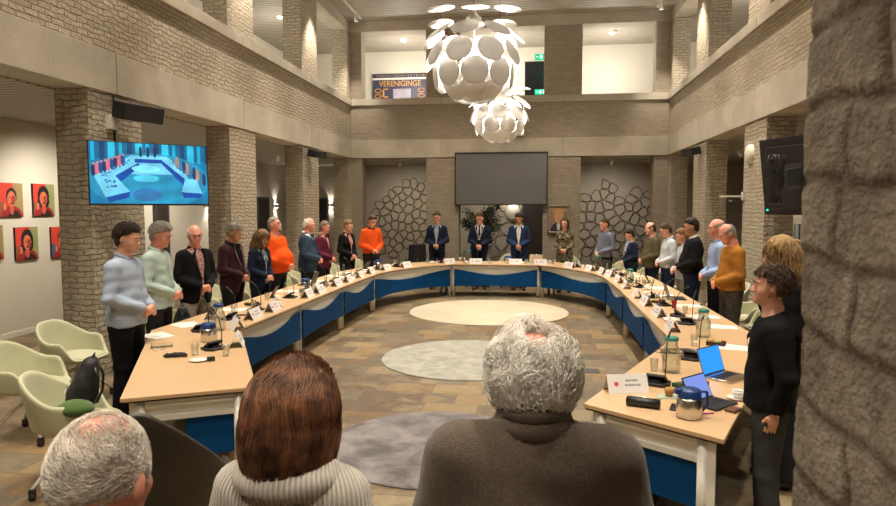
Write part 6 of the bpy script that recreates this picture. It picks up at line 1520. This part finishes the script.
def mk_leaflet():
    rt = empty('folded_leaflet'); m = MB()
    m.poly([(-.05, -.07, .001), (0, -.07, .03), (0, .07, .03), (-.05, .07, .001)]); m.poly([(0, -.07, .03), (.05, -.07, .001), (.05, .07, .001), (0, .07, .03)]); o = m.build('folded_sheet', PAPER, rt); md = o.modifiers.new('t', 'SOLIDIFY'); md.thickness = .001; return rt
_proto = {}
def put(kind, p, rz, label, cat, group=None, reg=True, **kw):
    """stand a thing on the table top"""
    mk = dict(card=mk_card, mic=mk_mic, glass=mk_glass, carafe_t=lambda: mk_carafe(LIDT), carafe_b=lambda: mk_carafe(LIDB), thermos=mk_thermos, cup=mk_cup, laptop_b=lambda: mk_laptop(SCRB, STEEL), laptop_g=lambda: mk_laptop(SCR, STEEL), laptop_k=lambda: mk_laptop(SCR, BLACK), tablet_l=lambda: mk_laptop(SCRL, BLACK, .25, .17, 118), tablet=mk_tablet, papers=mk_papers, bowl=mk_bowl, case=mk_case, bottle=mk_bottle, note=mk_note, phone=mk_phone, plate=mk_plate, slip=mk_slip, sheet=mk_leaflet)[kind]
    if reg: placed.append((Vector(p[:2]), {'papers': .11, 'laptop_b': .17, 'tablet_l': .13, 'mic': .08, 'card': .08}.get(kind, .06)))
    if kind in _proto: o = copy_tree(_proto[kind])
    else: o = mk(); _proto[kind] = o
    o.location = (p[0], p[1], TZ); o.rotation_euler = (0, 0, rz); props(o, label, cat)
    sc_ = {'mic': 1.25, 'card': 1.35, 'carafe_t': 1.2, 'carafe_b': 1.2, 'thermos': 1.08}.get(kind, 1); o.scale = (sc_,)*3
    if group: o['group'] = group
    return o
def nearest(loc):
    best = None
    for i in range(len(PATH)-1):
        a, b = Vector(PATH[i]), Vector(PATH[i+1]); d = b-a; t = max(0, min(1, (Vector(loc[:2])-a).dot(d)/d.length_squared)); q = a+d*t
        if best is None or (q-Vector(loc[:2])).length < best[0]: best = ((q-Vector(loc[:2])).length, q, Vector((-d.y, d.x)).normalized(), d.normalized())
    return best[1:]
placed = []
def T(px, py): v = atz(px, py, TZ); return v
dl = Vector(PATH[1])-Vector(PATH[0]); aL = math.atan2(dl.y, dl.x)
# near left table
put('carafe_b', T(219, 330), 2.4, 'glass water carafe with a blue lid on the nearest left table', 'carafe')
put('thermos', T(209, 341), 2.6, 'steel thermos jug with a blue lid on the nearest left table', 'thermos jug')
put('papers', T(187, 325), .9, 'loose printed papers in front of the man in the mint shirt', 'papers')
put('papers', T(158, 336), 1.1, 'white booklet of papers in front of the man in the light blue shirt', 'papers')
put('card', T(237, 345), aL-.1, 'nearer of the two name cards on the inner edge of the nearest left table', 'name card')
put('card', T(237, 329), aL+.15, 'farther of the two name cards on the inner edge of the nearest left table', 'name card')
put('mic', T(213, 349), -2.1, 'black microphone unit beside the nearer name card on the nearest left table', 'microphone')
put('mic', T(201, 331), -2.3, 'black microphone unit with a long gooseneck behind the thermos on the nearest left table', 'microphone')
put('glass', T(195, 355), 0, 'clear glass standing by the white saucer on the nearest left table', 'glass')
put('glass', T(226, 356), 0, 'clear tumbler at the inner edge of the nearest left table', 'glass')
def single(name, p, rz, mat, fn, label, cat, smooth_uv=False, bevel=0, group=None):
    placed.append((Vector(p[:2]), .06)); m = MB(); fn(m); o = m.build(name, mat, uv=False, bevel=bevel); o.location = (p[0], p[1], TZ); o.rotation_euler = (0, 0, rz); return props(o, label, cat, group)
single('saucer', T(199, 361), 0, CHINA, lambda m: m.lathe([(.001, .001), (.04, .001), (.075, .013), (.073, .015), (.04, .006), (.001, .006)], 24, cap=False), 'empty white saucer on the bare wood of the nearest left table', 'saucer')
def glove(m):
    for a, b, r_ in (((-.09, 0, .012), (.07, .01, .018), .02), ((-.02, -.02, .012), (.09, -.025, .014), .016), ((-.1, .02, .01), (-.04, .05, .012), .012), ((0, .03, .012), (.08, .035, .012), .013)): m.tube([a, ((a[0]+b[0])/2, (a[1]+b[1])/2, .022), b], [r_*.6, r_, r_*.7], 9)
single('gloves', T(176, 357), .5, plain('black_gloves', (.012, .012, .012), .7, bump=.4), glove, 'crumpled black gloves lying on the nearest left table', 'gloves')
single('clear_tray', T(162, 347), .5, GLASS, lambda m: (m.box(-.09, .09, -.05, .05, 0, .004), m.box(-.09, -.086, -.05, .05, 0, .03), m.box(.086, .09, -.05, .05, 0, .03), m.box(-.09, .09, .046, .05, 0, .03)), 'transparent plastic tray at the outer edge of the nearest left table', 'tray')
single('reading_glasses', T(159, 351), .9, GLS, lambda m: (m.tube([(-.03+.022*math.cos(t*.52), .0, .022+.016*math.sin(t*.52)) for t in range(12)], .0015, 4, closed=True), m.tube([(.03+.022*math.cos(t*.52), .0, .022+.016*math.sin(t*.52)) for t in range(12)], .0015, 4, closed=True), m.tube([(-.052, 0, .026), (-.05, .1, .01)], .0015, 4), m.tube([(.052, 0, .026), (.05, .1, .01)], .0015, 4)), 'folded reading glasses beside the plastic tray', 'glasses')
single('small_black_box', T(211, 361), .6, BLACK, lambda m: m.box(-.03, .03, -.02, .02, 0, .035), 'small black box between the microphone and the saucer', 'box', bevel=.003)
put('bowl', T(252, 305), 1.2, 'dark tray with red and green snacks before the man in the maroon velvet jacket', 'snack tray')
# near right table
dr = Vector(PATH[-2])-Vector(PATH[-1]); aR = math.atan2(dr.y, dr.x)
put('card', T(626, 391), aR-PI/2+.65, 'large name card with a red round emblem at the near end of the right table', 'name card')
put('case', T(643, 407), -.32, 'black zipped pencil case at the near end of the right table', 'pencil case')
put('thermos', T(689, 417), .2, 'steel thermos jug with a blue lid on the nearest right table', 'thermos jug')
put('tablet_l', T(715, 405), .78, 'small tablet with a lilac screen and black keyboard on the nearest right table', 'tablet')
put('laptop_b', T(728, 378), .8, 'slim laptop with a bright blue screen on the nearest right table', 'laptop')
put('mic', T(657, 384), 2.7, 'black microphone unit nearest the end of the right table, beside the name card', 'microphone')
put('mic', T(692, 359), 2.6, 'black microphone unit left of the blue laptop', 'microphone')
put('cup', T(738, 399), .4, 'white coffee cup on a saucer right of the lilac tablet', 'cup')
put('carafe_t', T(671, 372), 2.2, 'large glass carafe at the inner edge of the nearest right table', 'carafe')
_c = put('carafe_t', T(703, 337), 2.2, 'glass carafe with a teal lid behind the snack box on the right table', 'carafe')
put('bowl', T(716, 345), -.4, 'snack box with green and red packets beyond the blue laptop', 'snack tray')
put('card', T(672, 330), -PI/2-.0, 'name card with dark print on the inner edge before the kink of the right table', 'name card')
put('mic', T(687, 324), 2.6, 'black microphone unit beside the name card before the kink of the right table', 'microphone')
put('glass', T(694, 346), 0, 'clear glass beside the carafe on the nearest right table', 'glass')
put('glass', T(654, 371), 0, 'clear glass at the inner edge beside the large carafe', 'glass')
put('papers', T(738, 348), 1.2, 'stack of papers at the outer edge beyond the blue laptop', 'papers')
put('papers', T(722, 327), 1.4, 'spread papers on the right table near the woman with curly blond hair', 'papers')
single('plate', T(668, 397), 0, plain('plate_green', (.4, .5, .42), .3, var=0), lambda m: m.box(-.07, .07, -.05, .05, 0, .006), 'small pale green tray under a muffin', 'plate', bevel=.003)
m = MB(); m.lathe([(.001, .0), (.022, .0), (.03, .03), (.033, .04), (.024, .056), (.001, .062)], 16, cap=False); o = m.build('muffin', plain('muffin_brown', (.42, .22, .06), .9, bump=.6, bscale=120), uv=False); q = T(669, 397); o.location = (q.x, q.y, TZ+.0065); props(o, 'golden brown muffin on the pale green tray', 'muffin')
single('red_box', T(701, 388), .5, plain('red_packet', (.5, .015, .03), .4, var=.1), lambda m: m.box(-.045, .045, -.03, .03, 0, .05), 'small red box behind the lilac tablet', 'box', bevel=.002)
single('electronics_box', T(682, 387), .5, plain('dark_green_box', (.03, .07, .04), .5, var=.3, nscale=30), lambda m: (m.box(-.06, .06, -.035, .035, 0, .03), m.box(-.04, .02, -.03, .0, .03, .034)), 'dark box with a green top left of the red box', 'box', bevel=.002)
single('smartphone', T(676, 408), -.3, BLACK, lambda m: m.box(-.035, .035, -.07, .07, 0, .009), 'black smartphone lying beside the thermos on the right table', 'phone', bevel=.004)
single('wallet', T(733, 411), .9, SHOE_B, lambda m: m.box(-.05, .05, -.035, .035, 0, .018), 'brown leather wallet in front of the coffee cup', 'wallet', bevel=.005)
single('magenta_pen', T(703, 414), .15, plain('pen_magenta', (.5, .02, .25), .3, var=0), lambda m: m.tube([(-.06, 0, .005), (.06, 0, .005), (.072, 0, .004)], [.0045, .0045, .001], 8), 'magenta pen beside the steel thermos', 'pen')
single('cable_loops', T(678, 352), .2, BLACK, lambda m: [m.tube([(a*.06*math.cos(t*.5)+b*.03, (.04+.02*a)*math.sin(t*.5), .005+.004*(a % 2)) for t in range(11)], .003, 5) for a in (1, 2, 3) for b in (-1, 1)], 'tangled black cables between the two microphones on the right table', 'cables')
_b2 = single('dark_drink', T(674, 308), 0, WATER, lambda m: m.lathe([(.001, .001), (.028, .001), (.032, .1), (.001, .1)], 16, cap=False), 'glass of dark red drink on the right side of the table', 'drink')
m = MB(); m.tube([(2.05, 15.3, .02), (1.5, 15.2, .02)], .01, 5)
# flowers / small green plant at the head
q = T(459, 262); rt = empty('table_plant', (q.x, q.y+.25, TZ), 0, 'small green plant in a vase at the head of the table', 'plant'); m = MB(); m.lathe([(.001, 0), (.03, 0), (.035, .1), (.001, .1)], 14, cap=False); m.build('vase', CHINA, rt, uv=False)
m = MB(); r2 = random.Random(8)
for k in range(60): c = Vector((r2.gauss(0, .05), r2.gauss(0, .05), .17+r2.gauss(0, .04))); u = Vector((r2.gauss(0, 1), r2.gauss(0, 1), r2.gauss(0, 1))).normalized()*.025; v = u.cross(Vector((0, 0, 1)))*.5; m.poly([c-u, c-v, c+u, c+v])
m.build('leaves', plain('leaf_fresh', (.05, .11, .03), .5, var=.2), rt, uv=False)
# silver laptop at the head seen from behind
q = Vector((.02, 15.02)); put('laptop_g', q, PI+.1, 'open silver laptop seen from behind, right of the man in the blue blazer', 'laptop')
q = Vector((-2.3, 14.72)); 
rs = random.Random(21)
near_skip = ('dark-haired man in a light blue', 'curly dark', 'woman with curly blond', 'grey-haired man in a mint', 'fair-haired')
seats = [(desc, loc, side) for desc, loc, face, h, side, k in P_ if not desc.startswith(near_skip)]
seats += [('the empty place beside the half-hidden fair-haired woman', (2.5, 7.75), 'R'), ('the empty place beside the man in the mint shirt', (-4.2, 6.95), 'L'), ('the empty place between orange sweater and blue suit', (-4.2, 10.85), 'L')]
Wd = {'L': 'left side of the table', 'H': 'head of the table', 'R': 'right side of the table'}
def free(p, r):
    ok = all((p-q).length > r+s for q, s in placed)
    if ok: placed.append((p.copy(), r))
    return ok
for n, (desc, loc, side) in enumerate(seats):
    q, nn, dd = nearest(loc); az = math.atan2(nn.y, nn.x)-PI/2; D = desc if desc.startswith('the ') else 'the '+desc
    if (q-Vector((-3.05, 6.4))).length < .3: q = q+dd*.3
    def at_(u, v): return q+nn*u+dd*v
    tail = f' in front of {D}'; tail2 = f' before {D}'
    p = at_(.13, rs.uniform(-.06, .06))
    if free(p, .11): put('card', p, az+rs.uniform(-.12, .12), 'white name card'+tail, 'name card', 'name cards along the table', reg=False)
    p = at_(.36, -.03+rs.uniform(-.04, .04)) 
    if free(p, .1): put('mic', p, az+PI+rs.uniform(-.4, .4), 'black gooseneck microphone unit'+tail2, 'microphone', 'conference microphones on the table', reg=False)
    p = at_(.66, rs.uniform(-.05, .05)); k = n % 5
    if side == 'H': p = at_(.6, .02)
    kind = ['papers', 'tablet', 'papers', 'laptop_k', 'papers'][k]
    if 'leaf-print' in desc or 'without a tie' in desc: kind = 'laptop_k'
    if 'blue blazer' in desc: kind = 'papers'
    if free(p, .2 if kind == 'laptop_k' else .13): put(kind, p, az+PI+rs.uniform(-.25, .25), {'papers': 'loose white papers', 'tablet': 'propped black tablet', 'laptop_k': 'open black laptop'}[kind]+tail2, {'papers': 'papers', 'tablet': 'tablet', 'laptop_k': 'laptop'}[kind], {'papers': 'stacks of papers on the table', 'tablet': 'tablets on the table', 'laptop_k': 'laptops on the table'}[kind], reg=False)
    for c in range(13):
        p = at_(rs.uniform(.2, .62), rs.choice((-1, 1))*rs.uniform(.17, .33)); kd = ['glass', 'cup', ('bottle', 'carafe_t', 'thermos', 'bowl')[n % 4], 'phone', 'bottle2', 'glass2', 'note', 'plate', 'slip', 'cup2', 'sheet', 'x', 'x'][c]
        if kd == 'x': continue
        if kd == 'bottle2' and n % 4 == 0: continue
        if not free(p, .045 if kd[:5] in ('glass', 'bottl', 'phone', 'slip') else .075): continue
        if kd in ('phone', 'plate', 'cup2') and rs.random() < .4: continue
        nm = {'glass': ('clear drinking glass', 'glass', 'drinking glasses on the table'), 'phone': ('black smartphone', 'phone', 'smartphones on the table'), 'plate': ('pastry on a small plate', 'plate', 'small plates on the table'), 'slip': ('small white note slip', 'paper', 'paper slips on the table'), 'cup2': ('second white cup', 'cup', 'coffee cups on the table'), 'sheet': ('half-size folded leaflet', 'leaflet', 'leaflets on the table'), 'glass2': ('second clear glass', 'glass', 'drinking glasses on the table'), 'bottle2': ('small clear capped bottle', 'bottle', 'bottles on the table'), 'note': ('flat open notebook', 'notebook', 'notebooks on the table'), 'cup': ('white cup on a saucer', 'cup', 'coffee cups on the table'), 'bottle': ('small teal-capped bottle', 'bottle', 'bottles on the table'), 'carafe_t': ('teal-lidded glass carafe', 'carafe', 'carafes on the table'), 'thermos': ('blue-lidded steel thermos jug', 'thermos jug', 'thermos jugs on the table'), 'bowl': ('dark tray of small snacks', 'snack tray', 'snack trays on the table')}[kd]
        put(kd.rstrip('2'), p, rs.uniform(0, 6), f'{nm[0]} by {D}', nm[1], nm[2], reg=False)
# ------------------------------------------------------------------ world and view
w = bpy.data.worlds.new('world'); SC.world = w; w.use_nodes = True; w.node_tree.nodes['Background'].inputs[0].default_value = (.9, .75, .55, 1); w.node_tree.nodes['Background'].inputs[1].default_value = .03
SC.view_settings.view_transform = 'Standard'; SC.view_settings.look = 'None'; SC.view_settings.gamma = 1; SC.view_settings.exposure = 0.
SC.cycles.max_bounces = 8; SC.cycles.diffuse_bounces = 4; SC.cycles.transmission_bounces = 6; SC.cycles.caustics_reflective = False; SC.cycles.caustics_refractive = False
SC.cycles.use_denoising = True
